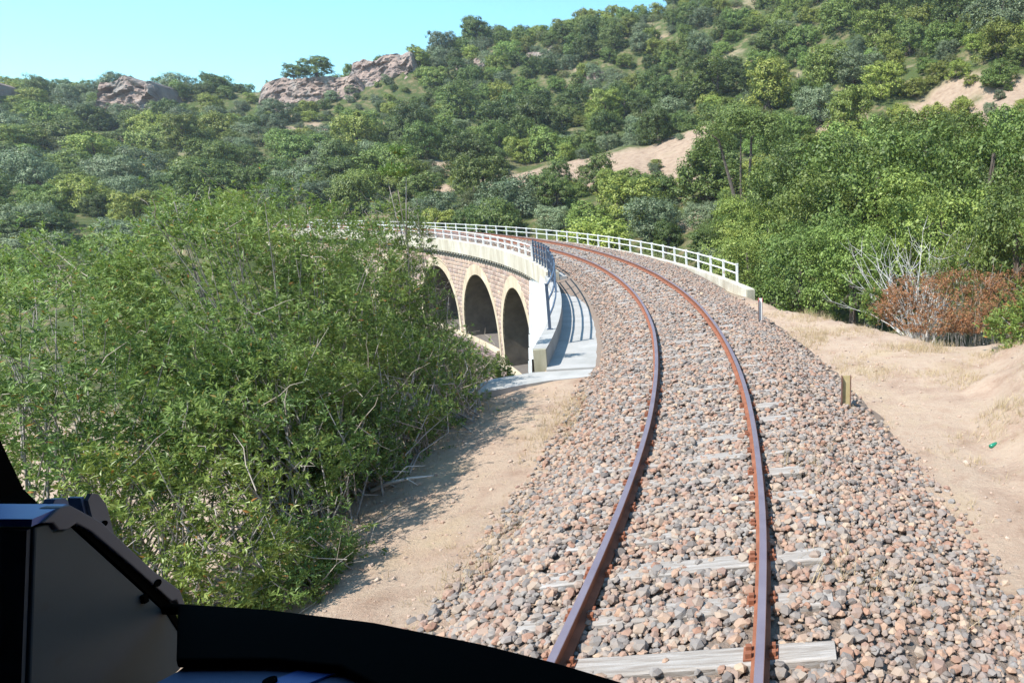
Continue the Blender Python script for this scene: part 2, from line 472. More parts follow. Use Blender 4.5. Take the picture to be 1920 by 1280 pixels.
def near_ground(x, y, s, o):
    R = np.interp(s, [-60, 12, 14.5, 16, 18.3, 22, 25, 28, 39], [60, 60, 10, 6.4, 5.6, 3.9, 3.5, 3.3, 3.2])
    L = np.interp(s, [-60, 6, 12, 14.8, 16.2, 39], [-6.5, -6.0, -4.9, -4.4, -3.3, -2.4])
    zp = np.where(o < 0, np.interp(-o, [0, 2.0, 2.6, 5, 9], [-0.75, -0.8, -0.84, -0.98, -1.5]), np.interp(o, [0, 2.0, 2.9, 5], [-0.7, -0.7, -0.66, -0.62]))
    zp = np.where((s > 15.5) & (o < 0), -0.86, zp)
    t = np.clip(x - np.interp(y, [0, 8, 13, 16, 20], [2.5, 2.55, 2.9, 4.3, 7.0]) + fbm(x / 1.1, y / 1.1, 2) * 0.5, 0, 9)
    bank = np.where(t < 0.7, t * t * 0.55, 0.27 + (t - 0.7) * 0.62) * np.clip((19.0 - y) / 4, 0, 1)
    zp = zp + np.clip(bank, 0, 4.5)
    zp = zp + (fbm(x / 1.7, y / 1.7, 3) * 0.09 + fbm(x / 0.35, y / 0.35, 2) * 0.025) * np.clip((abs(o) - 1.8) / 0.6, 0, 1)
    d = np.maximum(np.maximum(o - R, L - o), s - 39.0)
    d2 = np.maximum(np.maximum(o - 4.4, -3.6 - o), 96.0 - s)
    s1 = np.where(o > 0, 1.1, np.interp(s, [6, 13, 15.5, 16.5, 17.5], [0.6, 1.0, 2.5, 6.0, 9.0]))
    z1 = zp - np.clip(d, 0, None) * s1
    z2 = -0.85 + zt(s) - np.clip(d2, 0, None) * 0.9
    z2 = np.where(s > 109, z2 - (s - 109) * 1.0, z2)
    return np.maximum(z1, z2)
def ground_z(x, y):
    x = np.atleast_1d(np.asarray(x, float)); y = np.atleast_1d(np.asarray(y, float))
    s, o = to_so(x, y)
    F = far_ground(x, y)
    # railway cutting : nothing of the hill above the formation
    w = np.clip((np.abs(o - 0.6) - 4.5) / 6.0, 0, 1); w = w * w * (3 - 2 * w)
    lim = np.where(s > 40, -2.2, -1.6)
    w = np.where(s < 24, 1.0, w)
    w = np.where(s > 112, 1.0, w)
    F = np.where(F > lim, lim * (1 - w) + F * w, F)
    F = np.where(np.hypot(x, y) < 22, np.minimum(F, -1.5), F)
    return np.maximum(F, near_ground(x, y, s, o))

def build_ground():
    a_view = np.radians(np.arange(-54, 24, 0.33))
    a_out = np.radians(np.arange(24, 306, 3.0))
    az = np.concatenate([a_view, a_out])
    r = [1.0]
    while r[-1] < 640:
        r.append(r[-1] + np.clip(r[-1] * 0.018, 0.10, 9))
    r = np.array(r)
    A, Rr = np.meshgrid(az, r)
    x = (Rr * np.sin(A)).ravel(); y = (Rr * np.cos(A)).ravel()
    z = ground_z(x, y)
    n, m = len(r), len(az)
    idx = np.arange(n * m).reshape(n, m)
    i2 = np.roll(idx, -1, axis=1)
    f = np.stack([idx[:-1], idx[1:], i2[1:], i2[:-1]], -1).reshape(-1, 4)[:, ::-1]
    v = np.stack([x, y, z], 1)
    me = np_mesh('ground', v, f, M['ground'], True)
    bare = np.zeros(len(v), np.float32); wob = fbm(x / 4, y / 4, 3) * 0.9
    for cx, cy, a, b in CLEAR:
        q = ((x - cx) / a) ** 2 + ((y - cy) / b) ** 2 + wob
        bare = np.maximum(bare, np.clip((1.15 - q) / 0.4, 0, 1))
    me.attributes.new('bare', 'FLOAT', 'POINT').data.foreach_set('value', bare.astype(np.float32))
    o = link('ground', me)
    # close the small hole under the camera
    tag(o, kind='structure')
    c = MB(); ring = [tuple(v[k]) for k in range(m)]
    c.add(ring + [(0, 0, float(v[:m, 2].mean()))], [(k, (k + 1) % m, m) for k in range(m)])
    o2 = link('path', c.mesh('path', M['ground'])); tag(o2, kind='structure')
build_ground()

# ------------------------------------------------------------------ ballast
def ballast_z(s, o):
    s = np.asarray(s, float); o = np.asarray(o, float)
    z = np.interp(o, [-2.9, -2.35, -1.75, -1.35, 1.35, 1.9, 3.0, 3.6], [-1.0, -0.84, -0.44, -0.20, -0.19, -0.34, -0.70, -0.9])
    dk = np.interp(o, [-2.9, -2.3, -1.5, 1.5, 2.4, 3.8], [-0.42, -0.36, -0.24, -0.22, -0.34, -0.55])
    w = np.clip((s - 26) / 8, 0, 1)
    z = z * (1 - w) + dk * w
    return z + CANT * np.clip(o, -1.6, 1.6) * 0.9 + zt(s)

def build_ballast():
    root = empty('ballast_bed', (0, 0, 0))
    tag(root, kind='structure')
    s = np.concatenate([np.arange(-8, 30, 0.2), np.arange(30, 108, 0.5)])
    ow = np.array([-2.9, -2.6, -2.3, -2.0, -1.7, -1.4, -1.0, -0.5, 0, 0.5, 1.0, 1.4, 1.7, 2.0, 2.4, 2.8, 3.2, 3.6])
    Sg, Og = np.meshgrid(s, ow, indexing='ij')
    x, y, th = path(Sg.ravel())
    X = x + Og.ravel() * np.cos(th); Y = y + Og.ravel() * np.sin(th)
    Z = ballast_z(Sg.ravel(), Og.ravel()) + fbm(X * 3, Y * 3, 2) * 0.03 - 0.02
    idx = np.arange(len(X)).reshape(Sg.shape)
    f = np.stack([idx[:-1, :-1], idx[:-1, 1:], idx[1:, 1:], idx[1:, :-1]], -1).reshape(-1, 4)
    o = link('gravel_bed', np_mesh('gravel_bed', np.stack([X, Y, Z], 1), f, M['ballast_fine'], True), root)
    o['kind'] = 'stuff'
    return root
ballast = build_ballast()

_ico_v = None
def ico():
    p = (1 + 5 ** 0.5) / 2
    v = np.array([(-1, p, 0), (1, p, 0), (-1, -p, 0), (1, -p, 0), (0, -1, p), (0, 1, p), (0, -1, -p), (0, 1, -p), (p, 0, -1), (p, 0, 1), (-p, 0, -1), (-p, 0, 1)])
    v = v / np.linalg.norm(v[0])
    f = np.array([(0, 11, 5), (0, 5, 1), (0, 1, 7), (0, 7, 10), (0, 10, 11), (1, 5, 9), (5, 11, 4), (11, 10, 2), (10, 7, 6), (7, 1, 8),
                  (3, 9, 4), (3, 4, 2), (3, 2, 6), (3, 6, 8), (3, 8, 9), (4, 9, 5), (2, 4, 11), (6, 2, 10), (8, 6, 7), (9, 8, 1)])
    return v, f
ICV, ICF = ico()
BOXT = np.array([(0, 2, 3), (0, 3, 1), (4, 5, 7), (4, 7, 6), (0, 1, 5), (0, 5, 4), (2, 6, 7), (2, 7, 3), (0, 4, 6), (0, 6, 2), (1, 3, 7), (1, 7, 5)])
def rand_rot(n):
    q = rng.normal(size=(n, 4)); q /= np.linalg.norm(q, axis=1)[:, None]
    w, x, y, z = q.T
    return np.stack([np.stack([1 - 2 * (y * y + z * z), 2 * (x * y - z * w), 2 * (x * z + y * w)], -1),
                     np.stack([2 * (x * y + z * w), 1 - 2 * (x * x + z * z), 2 * (y * z - x * w)], -1),
                     np.stack([2 * (x * z - y * w), 2 * (y * z + x * w), 1 - 2 * (x * x + y * y)], -1)], 1)
def stones_mesh(name, P, size, mat, flat=0.72):
    n = len(P)
    R = rand_rot(n)
    sc = rng.uniform(0.6, 1.25, (n, 1, 3)) * size[:, None, None] * 0.5
    # angular crushed stone: project towards a box
    base = ICV[None] * (1 + rng.uniform(-0.26, 0.26, (n, 12, 1)))
    v = np.sign(base) * np.minimum(np.abs(base), 0.60) * 1.2 * sc
    v = np.einsum('nij,nkj->nki', R, v)
    v[:, :, 2] *= flat
    v = v + P[:, None, :]
    f = ICF[None] + (np.arange(n) * 12)[:, None, None]
    return np_mesh(name, v.reshape(-1, 3), f.reshape(-1, 3), mat)

SLEEPERS = [4.4 + 0.66 * i for i in range(-8, 157)]
SLEEPERS = np.array(SLEEPERS)
SL_SKEW = rng.normal(0, 0.02, len(SLEEPERS)) + 0.02
SL_OFF = rng.normal(0, 0.05, len(SLEEPERS))

def build_stones():
    def band(s0, s1, dens, size0, size1, olo, ohi):
        n = int((s1 - s0) * (ohi - olo) * dens)
        s = rng.uniform(s0, s1, n); o = rng.uniform(olo, ohi, n)
        return s, o, rng.uniform(size0, size1, n) * rng.choice([0.7, 1, 1, 1.35], n)
    parts = [band(2, 10, 470, 0.045, 0.10, -2.75, 3.5), band(10, 22, 300, 0.055, 0.105, -2.7, 3.3), band(22, 38, 150, 0.065, 0.115, -2.45, 3.3),
             band(38, 66, 60, 0.08, 0.13, -2.3, 3.6)]
    s = np.concatenate([p[0] for p in parts]); o = np.concatenate([p[1] for p in parts]); sz = np.concatenate([p[2] for p in parts])
    keep = np.ones(len(s), bool)
    # ragged shoulder edges
    edge = np.where(o < 0, 2.35 - 0.25 * np.clip((s - 14) / 4, 0, 1) + 0.02 * (10 - s).clip(0, 10), np.interp(s, [0, 8, 12, 20, 26, 40], [3.3, 3.1, 2.9, 2.7, 3.2, 3.7]))
    fr = (np.abs(o) - edge) / 0.45
    keep &= ~(rng.random(len(s)) < np.clip(fr + 0.5, 0, 1))
    keep &= ~((o < -2.0) & (s > 15.8) & (s < 33))
    # rails free
    for r in (-0.75, 0.75):
        keep &= ~(np.abs(o - r) < 0.05 + sz * 0.35)
    keep &= ~((o > 0.75) & (o < 0.95) & (rng.random(len(s)) < 0.3))
    # sleepers partly showing
    k = np.argmin(np.abs(s[:, None] - SLEEPERS[None]), axis=1)
    on = (np.abs(s - SLEEPERS[k]) < 0.12) & (np.abs(o - SL_OFF[k]) < 1.28)
    bare = {8: (-1.3, 1.4), 10: (0.05, 1.4), 12: (0.8, 1.25), 13: (0.8, 1.25), 14: (-0.1, 0.6), 15: (0.0, 0.55), 16: (0.82, 1.3), 17: (0.85, 1.4), 19: (-0.2, 0.5), 22: (0.1, 0.6), 25: (-.3, .3), 27: (.9, 1.3)}
    lo = np.array([bare.get(int(q), (9, 9))[0] for q in k[on]]); hi = np.array([bare.get(int(q), (9, 9))[1] for q in k[on]])
    hit = (o[on] > lo) & (o[on] < hi)
    pr = np.where(k[on] == 8, 0.97, 0.86)
    drop = rng.random(on.sum()) < np.where(hit, pr, 0.12)
    ki = np.where(on)[0][drop]; keep[ki] = False
    s, o, sz = s[keep], o[keep], sz[keep]
    x, y, th = path(s)
    X = x + o * np.cos(th); Y = y + o * np.sin(th)
    Z = ballast_z(s, o)
    kk = np.argmin(np.abs(s[:, None] - SLEEPERS[None]), axis=1); ons = (np.abs(s - SLEEPERS[kk]) < 0.13) & (np.abs(o) < 1.3)
    Z = np.where(ons, np.maximum(Z, -0.172 + CANT * o + zt(s)), Z)
    out = (np.abs(o) > 1.9) & (s < 24)
    gz = Z.copy(); gz[out] = ground_z(X[out], Y[out])
    Z = np.maximum(Z, gz) + sz * rng.uniform(-0.05, 0.30, len(s))
    P = np.stack([X, Y, Z], 1)
    d = np.hypot(X, Y); vis = (Y > 4.2) & (X > -0.52 * Y - 1.2 + 0) & (X < 0.33 * Y) & (Z < 0)
    app = np.where(vis, sz / d, 0)
    top = np.argsort(-app)[:300]
    rest = np.ones(len(s), bool); rest[top] = False
    o_ = link('gravel', stones_mesh('gravel', P[rest], sz[rest], M['ballast_stone']), ballast)
    o_['kind'] = 'stuff'
    protos = []
    for q in range(12):
        protos.append(stones_mesh('stone', np.zeros((1, 3)), np.array([1.0]), M['ballast_stone_single']))
    for i in top:
        ob = link('stone', protos[random.randrange(12)], ballast, P[i])
        ob.scale = (sz[i],) * 3; ob.rotation_euler = (0, 0, random.uniform(0, 6.28))
build_stones()

# ------------------------------------------------------------------ track
track = empty('railway_track', at(0, 0, 0))
tag(track, 'single railway track with two rusty rails curving left across gravel onto the viaduct', 'railway track')
track_inv = Vector(at(0, 0, 0))
def build_rails():
    prof_side = [(-0.069, -0.160), (0.069, -0.160), (0.069, -0.149), (0.009, -0.128), (0.009, -0.036), (0.034, -0.026), (0.034, -0.004),
                 (-0.034, -0.004), (-0.034, -0.026), (-0.009, -0.036), (-0.009, -0.128), (-0.069, -0.149)]
    prof_head = [(-0.034, -0.0045), (-0.030, 0.0), (0.030, 0.0), (0.034, -0.0045)]
    for sgn in (-1, 1):
        s = np.concatenate([np.arange(-8, 40, 0.35), np.arange(40, 108, 0.8)])
        x, y, th = path(s)
        def sweep(prof, closed):
            v = []; n = len(prof)
            wob = fbm(s * 0.35 + sgn * 9, s * 0 + 3, 2) * 0.012
            for i in range(len(s)):
                for (a, b) in prof:
                    oo = sgn * 0.75 + a + wob[i]
                    v.append((x[i] + oo * math.cos(th[i]) - track_inv.x, y[i] + oo * math.sin(th[i]) - track_inv.y,
                              b + CANT * sgn * 0.75 + zt(s[i]) - track_inv.z))
            f = []
            for i in range(len(s) - 1):
                for k in range(n if closed else n - 1):
                    k2 = (k + 1) % n
                    f.append((i * n + k, i * n + k2, (i + 1) * n + k2, (i + 1) * n + k))
            return v, f
        v, f = sweep(prof_side, True)
        o = link('rail', np_mesh('rail', v, f, M['rust_side']), track)
        v, f = sweep(prof_head, False)
        link('rail_head', np_mesh('rail_head', v, f, M['rail_head']), o)
build_rails()
def build_sleepers():
    ms = []
    for q in range(3):
        b = MB()
        nx = 9
        vs = []; 
        for i in range(nx):
            xx = -1.3 + 2.6 * i / (nx - 1)
            w = 0.115 + random.uniform(-0.008, 0.008); h = random.uniform(-0.006, 0.004)
            vs += [(xx, -w, -0.13), (xx, w, -0.13), (xx, w, h - 0.012), (xx, w - 0.02, h), (xx, -w + 0.02, h), (xx, -w, h - 0.012)]
        fs = []
        for i in range(nx - 1):
            for k in range(6):
                k2 = (k + 1) % 6
                fs.append((i * 6 + k, (i + 1) * 6 + k, (i + 1) * 6 + k2, i * 6 + k2))
        fs.append(tuple(range(6))); fs.append(tuple((nx - 1) * 6 + k for k in range(6))[::-1])
        b.add(vs, fs)
        ms.append(b.mesh('sleeper', M['sleeper']))
    pl = MB(); pl.box((0, 0, 0.006), (0.26, 0.15, 0.012))
    for sx in (-0.09, 0.09):
        pl.box((sx, 0.04, 0.03), (0.045, 0.04, 0.04)); pl.box((sx, -0.04, 0.03), (0.045, 0.04, 0.04))
    plm = pl.mesh('tie_plate', M['rust_side'])
    for i, s in enumerate(SLEEPERS):
        if s < 0 or s > 107: continue
        p = at(s, SL_OFF[i], 0); _, _, th = path(s)
        o = link('sleeper', ms[i % 3], track, (p[0] - track_inv.x, p[1] - track_inv.y, zt(s) - 0.158 - track_inv.z))
        if i == 8 or i==10: o.location.z += 0.006
        o.rotation_euler = (0, -math.atan(CANT), th + SL_SKEW[i])
        if s < 12:
            for sg in (-0.75, 0.75):
                link('tie_plate', plm, o, (sg - SL_OFF[i], 0, 0))
build_sleepers()

# ------------------------------------------------------------------ viaduct
SPAN0, PITCHS, HW = 44.75, 8.95, 3.85
CROWN, SPRING, WALLTOP, WALLBOT = -2.35, -6.20, -1.50, -13.5
FO, BO = -2.72, 3.95      # front and back face
ARCH = [SPAN0 + PITCHS * i for i in range(6)]
viaduct = empty('stone_viaduct', (0, 0, 0))
tag(viaduct, 'curved railway viaduct with pink stone walls and tall cream edged arches behind the shrubs', 'viaduct')
def soffit(s):
    z = np.full_like(s, WALLBOT - 5.0)
    for c in ARCH:
        d = np.abs(s - c); m = d < HW
        z[m] = SPRING + (CROWN - SPRING) * np.sqrt(np.clip(1 - (d[m] / HW) ** 2, 0, 1))
    return z
def ring_out(s, c):
    d = abs(s - c); w = HW + 0.36
    if d >= w: return -99
    return SPRING + (CROWN + 0.72 - SPRING) * math.sqrt(max(0, 1 - (d / w) ** 2))
def strip(b, P, Q):
    """quad strip between two polylines of world points"""
    n = len(P); b.add(list(P) + list(Q), [(i, i + 1, n + i + 1, n + i) for i in range(n - 1)])
def W(s, o, z):
    p = at(s, o, z); return (float(p[0]), float(p[1]), float(p[2]))
S_END = 97.0
def build_walls():
    fr, bk = MB(), MB()
    s = set(np.round(np.arange(37.0, S_END + 0.01, 0.35), 3).tolist())
    for c in ARCH: s |= {round(c - HW, 3), round(c + HW, 3)} | {round(c - HW * math.cos(t), 3) for t in np.linspace(0, math.pi, 25)[1:-1]}
    s = sorted(s)
    for a, b_ in zip(s[:-1], s[1:]):
        if b_ - a < 1e-4: continue
        mid = (a + b_) / 2
        inside = any(abs(mid - c) < HW for c in ARCH)
        if inside:
            za, zb = soffit(np.array([a + 1e-4, b_ - 1e-4]))
            if za < -15: za = SPRING
            if zb < -15: zb = SPRING
        else: za = zb = WALLBOT
        for mb, o in ((fr, FO), (bk, BO)):
            mb.add([W(a, o, za), W(b_, o, zb), W(b_, o, WALLTOP), W(a, o, WALLTOP)], [(0, 1, 2, 3)])
    fr.build('front_wall', M['mortar'], viaduct)
    bk.build('back_wall', M['mortar'], viaduct)
    for c in ARCH:
        v = MB(); r = MB(); r2 = MB()
        ts = np.linspace(0, math.pi, 29)
        inn = [(c - HW * math.cos(t), SPRING + (CROWN - SPRING) * math.sin(t)) for t in ts]
        inn = [(c - HW, WALLBOT)] + inn + [(c + HW, WALLBOT)]
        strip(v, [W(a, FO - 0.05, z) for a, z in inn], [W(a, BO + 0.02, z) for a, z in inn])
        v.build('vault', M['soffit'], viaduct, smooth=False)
        w = HW + 0.36
        outr = [(c - w * math.cos(t), SPRING + (CROWN + 0.72 - SPRING) * math.sin(t)) for t in ts]
        outr = [(c - w, WALLBOT)] + outr + [(c + w, WALLBOT)]
        strip(r, [W(a, FO - 0.07, z) for a, z in inn], [W(a, FO - 0.07, z) for a, z in outr])
        strip(r, [W(a, FO - 0.07, z) for a, z in outr], [W(a, FO + 0.01, z) for a, z in outr])
        strip(r, [W(a, FO - 0.07, z) for a, z in inn], [W(a, FO + 0.01, z) for a, z in inn])
        r.build('arch_ring', M['ring'], viaduct)
    # deck slab
    d = MB(); sg = np.arange(31.0, S_END + 0.1, 0.7)
    for a, b_ in zip(sg[:-1], sg[1:]):
        vs = [W(a, FO, -0.75), W(a, BO, -0.75), W(b_, BO, -0.75), W(b_, FO, -0.75)]
        d.add(vs, [(0, 1, 2, 3)])
    d.build('deck', M['concrete_grey'], viaduct)
def sweepbox(b, s0, s1, step, o0, o1, z0, z1, caps=True):
    sg = np.linspace(s0, s1, max(2, int(abs(s1 - s0) / step) + 1)); n = len(sg); vs = []
    for a in sg: vs += [W(a, o0, z0), W(a, o1, z0), W(a, o1, z1), W(a, o0, z1)]
    fs = []
    for i in range(n - 1):
        for k in range(4):
            k2 = (k + 1) % 4; fs.append((i * 4 + k, i * 4 + k2, (i + 1) * 4 + k2, (i + 1) * 4 + k))
    fs += [(0, 1, 2, 3), tuple((n - 1) * 4 + k for k in (3, 2, 1, 0))]
    b.add(vs, fs)
build_walls()
def build_parapets():
    b = MB(); sweepbox(b, 32.2, 100, 0.6, -3.06, -2.52, -1.03, -0.20); b.build('parapet', M['concrete_pale'], viaduct)
    b = MB(); sweepbox(b, 25.3, 100, 0.6, 3.72, 4.06, -1.25, -0.44); b.build('parapet', M['concrete_pale'], viaduct)
    b = MB(); sweepbox(b, 25.20, 25.298, 0.6, 3.735, 4.045, -1.2, -0.46); b.build('parapet_end', M['concrete_old'], viaduct)
    # pale footing beside the right parapet and its tail towards the train
    b = MB(); sweepbox(b, 21.0, 34, 0.6, 3.36, 3.70, -1.3, -0.80); b.build('footing', M['concrete_pale'], viaduct)
    # corbels in two steps below the left parapet, over a bed painted dark for their shade
    c = MB(); c.box((0, -0.13, 0.145), (0.20, 0.40, 0.11)); c.box((0, -0.04, -0.15), (0.11, 0.22, 0.10)); c.box((0, 0.0, 0.0), (0.13, 0.12, 0.18))
    cm = c.mesh('corbel', M['concrete_pale'])
    for i in range(70):
        s = 38.3 + 0.6 * i
        x, y, th = path(s)
        p = at(s, FO + 0.04, -1.24)
        o = link('corbel', cm, viaduct, p); o.rotation_euler = (0, 0, th - math.pi / 2 )
    b = MB(); sweepbox(b, 37, 98, 0.6, FO + 0.01, -2.5, -1.5, -1.04); b.build('cornice_shade_bed', M['dark_mortar_shade'], viaduct)  # dark colour paints in the shade of the parapet overhang
build_parapets()

BLOCKS = []
def rough_block(mat, rnd=0.10, n=5, name='stone_block'):
    out = []
    for q in range(n):
        r = lambda: random.uniform(-rnd, rnd)
        vs = []
        # back 4, chamfer ring 4, face 4   local: x length, y depth (-y outward), z height ; unit size
        for sx, sz in ((-1, -1), (1, -1), (1, 1), (-1, 1)): vs.append((sx * .5, 0.5, sz * .5))
        for sx, sz in ((-1, -1), (1, -1), (1, 1), (-1, 1)): vs.append((sx * .5, -0.1 + r(), sz * .5))
        for sx, sz in ((-1, -1), (1, -1), (1, 1), (-1, 1)): vs.append((sx * (.40 + r() * .5), -0.5 + r(), sz * (.36 + r() * .5)))
        fs = [(0, 1, 2, 3)]
        for a in (0, 4):
            for k in range(4):
                k2 = (k + 1) % 4; fs.append((a + k, a + k2, a + 4 + k2, a + 4 + k))
        fs.append((8, 9, 10, 11))
        b = MB(); b.add(vs, fs); out.append(b.mesh(name, mat))
    return out
def build_blocks():
    H = 0.29
    cells = []
    z = -1.50
    row = 0
    while z - H > -8.0:
        zc = z - H / 2
        s = 38.2 + random.uniform(0, 0.5)
        while s < 92:
            L = random.uniform(0.42, 0.72)
            a, b = s, s + L
            # clip against the rings
            ok = True
            for c in ARCH:
                w = HW + 0.36
                if abs((a + b) / 2 - c) < w + L:
                    zz = z - 0.02
                    if zz <= SPRING: lim = w
                    else:
                        q = (zz - SPRING) / (CROWN + 0.72 - SPRING)
                        lim = w * math.sqrt(max(0, 1 - q * q)) if q < 1 else 0
                    if zc < CROWN + 0.72 + H and lim > 0:
                        l0, l1 = c - lim - 0.01, c + lim + 0.01
                        if a < l0 < b: b = l0
                        elif a < l1 < b: a = l1
                        elif l0 <= a and b <= l1: ok = False
            if ok and b - a > 0.12: cells.append(((a + b) / 2, zc, b - a, H))
            s += L
        z -= H; row += 1
    cells.sort(key=lambda c: c[0])
    ms = rough_block(M['block_single'])
    stuff = MB()
    for i, (sc, zc, L, h) in enumerate(cells):
        x, y, th = path(sc); p = at(sc, FO, zc)
        sc3 = (L - 0.045, 0.12, h - 0.045)
        # local -y is outward (towards the inside of the curve)
        rz = float(th) - math.pi / 2
        if i < 300:
            o = link('stone_block', ms[random.randrange(5)], viaduct, p)
            o.rotation_euler = (0, 0, rz); o.scale = sc3
        else:
            me = ms[random.randrange(5)]
            mtx = Matrix.Translation(Vector(p)) @ Matrix.Rotation(rz, 4, 'Z') @ Matrix.Diagonal((*sc3, 1))
            stuff.add([mtx @ v.co for v in me.vertices], [tuple(q.vertices) for q in me.polygons])
    o = stuff.build('stone_block', M['block'], viaduct); o['kind'] = 'stuff'
    # pedestal of dark rubble with a pale ledge, below arch level
    for s0_, s1_, zt_ in ((38.5, 49.9, -7.72), (49.9, 90, -7.05)):
        b = MB(); sweepbox(b, s0_, s1_, 0.8, FO - 0.16, BO + 0.3, -14.5, zt_ - 0.24); b.build('pedestal', M['dark_mortar_shade'], viaduct)
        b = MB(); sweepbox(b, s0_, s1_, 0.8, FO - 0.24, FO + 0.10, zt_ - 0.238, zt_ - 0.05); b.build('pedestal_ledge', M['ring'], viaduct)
    ms2 = rough_block(M['rubble'], 0.16, 6, 'rubble_stone')
    z = -7.32
    cnt = 0
    while z > -11.5:
        h = random.uniform(0.34, 0.46)
        s = (45.0 if z < -7.99 else 50.0) + random.uniform(0, .5)
        while s < 66 and cnt < 290:
            L = random.uniform(0.4, 0.8)
            x, y, th = path(s + L / 2); p = at(s + L / 2, FO - 0.16, z - h / 2)
            o = link('rubble_stone', ms2[random.randrange(6)], viaduct, p)
            o.rotation_euler = (0, random.uniform(-.05, .05), float(th) - math.pi / 2); o.scale = (L - 0.05, 0.30, h - 0.05)
            s += L; cnt += 1
        z -= h
build_blocks()

def wo(a): return float(np.interp(a, [16.5, 32, 39], [-3.52, -3.14, -2.80]))
def sweepfn(b, s0, s1, step, f0, f1, z0, z1):
    sg = np.linspace(s0, s1, max(2, int(abs(s1 - s0) / step) + 1)); n = len(sg); vs = []
    for a in sg: vs += [W(a, f0(a), z0), W(a, f1(a), z0), W(a, f1(a), z1), W(a, f0(a), z1)]
    fs = []
    for i in range(n - 1):
        for k in range(4):
            k2 = (k + 1) % 4; fs.append((i * 4 + k, i * 4 + k2, (i + 1) * 4 + k2, (i + 1) * 4 + k))
    fs += [(0, 1, 2, 3), tuple((n - 1) * 4 + k for k in (3, 2, 1, 0))]
    b.add(vs, fs)
def build_wing():
    """near end on the left: kerb, battered white side, slab"""
    b = MB(); sweepfn(b, 16.55, 32.15, 0.5, wo, lambda a: wo(a) + 0.30, -0.9, -0.36); b.build('wing_kerb', M['concrete_grey'], viaduct)
    b = MB(); sweepbox(b, 16.45, 16.548, 0.5, -3.51, -3.23, -0.9, -0.37); b.build('wing_kerb_end', M['concrete_old'], viaduct)
    # battered retaining wall with stepped courses
    b = MB(); s0 = np.linspace(16.6, 39.4, 40)
    z = -0.62; o = 0.0
    for k in range(11):
        z2 = z - 0.72
        lo = [W(a, wo(a) + o - 0.09, z2 + 0.07) for a in s0]; hi = [W(a, wo(a) + o - 0.05, z) for a in s0]
        strip(b, lo, hi)
        strip(b, [W(a, wo(a) + o + 0.06, z2 + 0.07) for a in s0], lo)
        strip(b, [W(a, wo(a) + o + 0.06, z2) for a in s0], [W(a, wo(a) + o + 0.06, z2 + 0.07) for a in s0])
        strip(b, hi, [W(a, wo(a) + o + 0.13, z) for a in s0])
        o -= 0.065; z = z2
    b.build('wing_wall', M['concrete_white'], viaduct)
    # steps (ribs) on the far part of the wing wall
    for k in range(6):
        b = MB(); s = 38.6 - k * 1.0; z1 = -1.7 - 0.72 * k
        sweepbox(b, s - 0.45, s, 0.5, wo(s) - .16 - .05 * k, wo(s) - .05 * k, z1 - 4, z1)
        b.build('buttress_step', M['concrete_white'], viaduct)
    # slab the shadows fall on
    b = MB()
    zsl = -0.80
    pts = [(16.2, -3.22), (16.2, -2.0), (18.4, -2.02), (22.0, -2.03), (26, -2.03), (31.5, -1.9), (31.5, -2.9), (31.5, -3.22), (24, -3.22)]
    vs = [W(a, o, zsl) for a, o in pts] + [W(a, o, zsl - 0.15) for a, o in pts]
    n = len(pts)
    b.add(vs, [tuple(range(n))] + [(i, (i + 1) % n, n + (i + 1) % n, n + i) for i in range(n)])
    b.build('slab', M['concrete_grey'], viaduct)
    b = MB()
    pts = [(15.1, -3.55), (15.35, -3.0), (15.5, -2.15), (16.19, -2.02), (16.19, -3.5), (15.8, -4.3), (14.9, -4.75), (14.5, -4.5)]
    vs = [W(a, o, -0.84) for a, o in pts] + [W(a, o, -1.0) for a, o in pts]; n = len(pts)
    b.add(vs, [tuple(range(n))] + [(i, (i + 1) % n, n + (i + 1) % n, n + i) for i in range(n)])
    b.build('apron', M['concrete_grey'], viaduct)
    b = MB(); sweepbox(b, 32.2, 34, 0.5, -2.50, -2.2, -1.0, -0.42); b.build('kerb_return', M['concrete_grey'], viaduct)
build_wing()

# ------------------------------------------------------------------ railings (each stands on its parapet)
def railing(name, label, posts, o, zb, h, rails, mat, pw=0.085, group=None, rw=0.045, seg=1.79):
    of = o if callable(o) else (lambda a: o)
    p0 = at(posts[0], of(posts[0]), zb)
    root = empty(name, p0); tag(root, label, 'railing', group)
    pm = MB(); pm.box((0, 0, h / 2), (pw, pw * 0.75, h)); pm.box((0, 0, h + 0.012), (pw + 0.02, pw * 0.75 + 0.02, 0.022)); pm.box((0, 0, 0.008), (pw * 1.9, pw * 1.6, 0.016))
    pmesh = pm.mesh('post', mat)
    for s in posts:
        p = at(s, of(s), zb); x, y, th = path(s)
        ob = link('post', pmesh, root, (p[0] - p0[0], p[1] - p0[1], p[2] - p0[2])); ob.rotation_euler = (0, 0, float(th))
        ob.rotation_euler.x = random.gauss(0, 0.008)
    for hz in rails:
        b = MB()
        pp = []
        for a, c in zip(posts[:-1], posts[1:]):
            k_ = max(1, int(round((c - a) / 1.8))); pp += [(a + (c - a) * q / k_, a + (c - a) * (q + 1) / k_) for q in range(k_)]
        for a, c in pp:
            A = at(a, of(a), zb + hz) - p0; C = at(c, of(c), zb + hz) - p0
            b.bar(A, C, rw, rw)
        b.build('rail', mat, root)
    return root
rp = [26.967 + 1.7936 * i for i in range(-1 + 1, 41)]
railing('railing', 'white railing with rust spots along the right parapet of the viaduct', rp, 3.893, -0.44, 0.80, (0.42, 0.76), M['white_paint'])
lp = [60.456 - 1.7676 * i for i in range(11, -24, -1)]
lp = [lp[0] - 1.7676] + lp
railing('railing', 'white railing on the left parapet above the arches, partly hidden by shrubs', lp, -2.70, -0.20, 0.70, (0.36, 0.67), M['white_paint'], pw=0.095)
wp = [19.0, 26.6, 28.2, 29.8, 31.6]
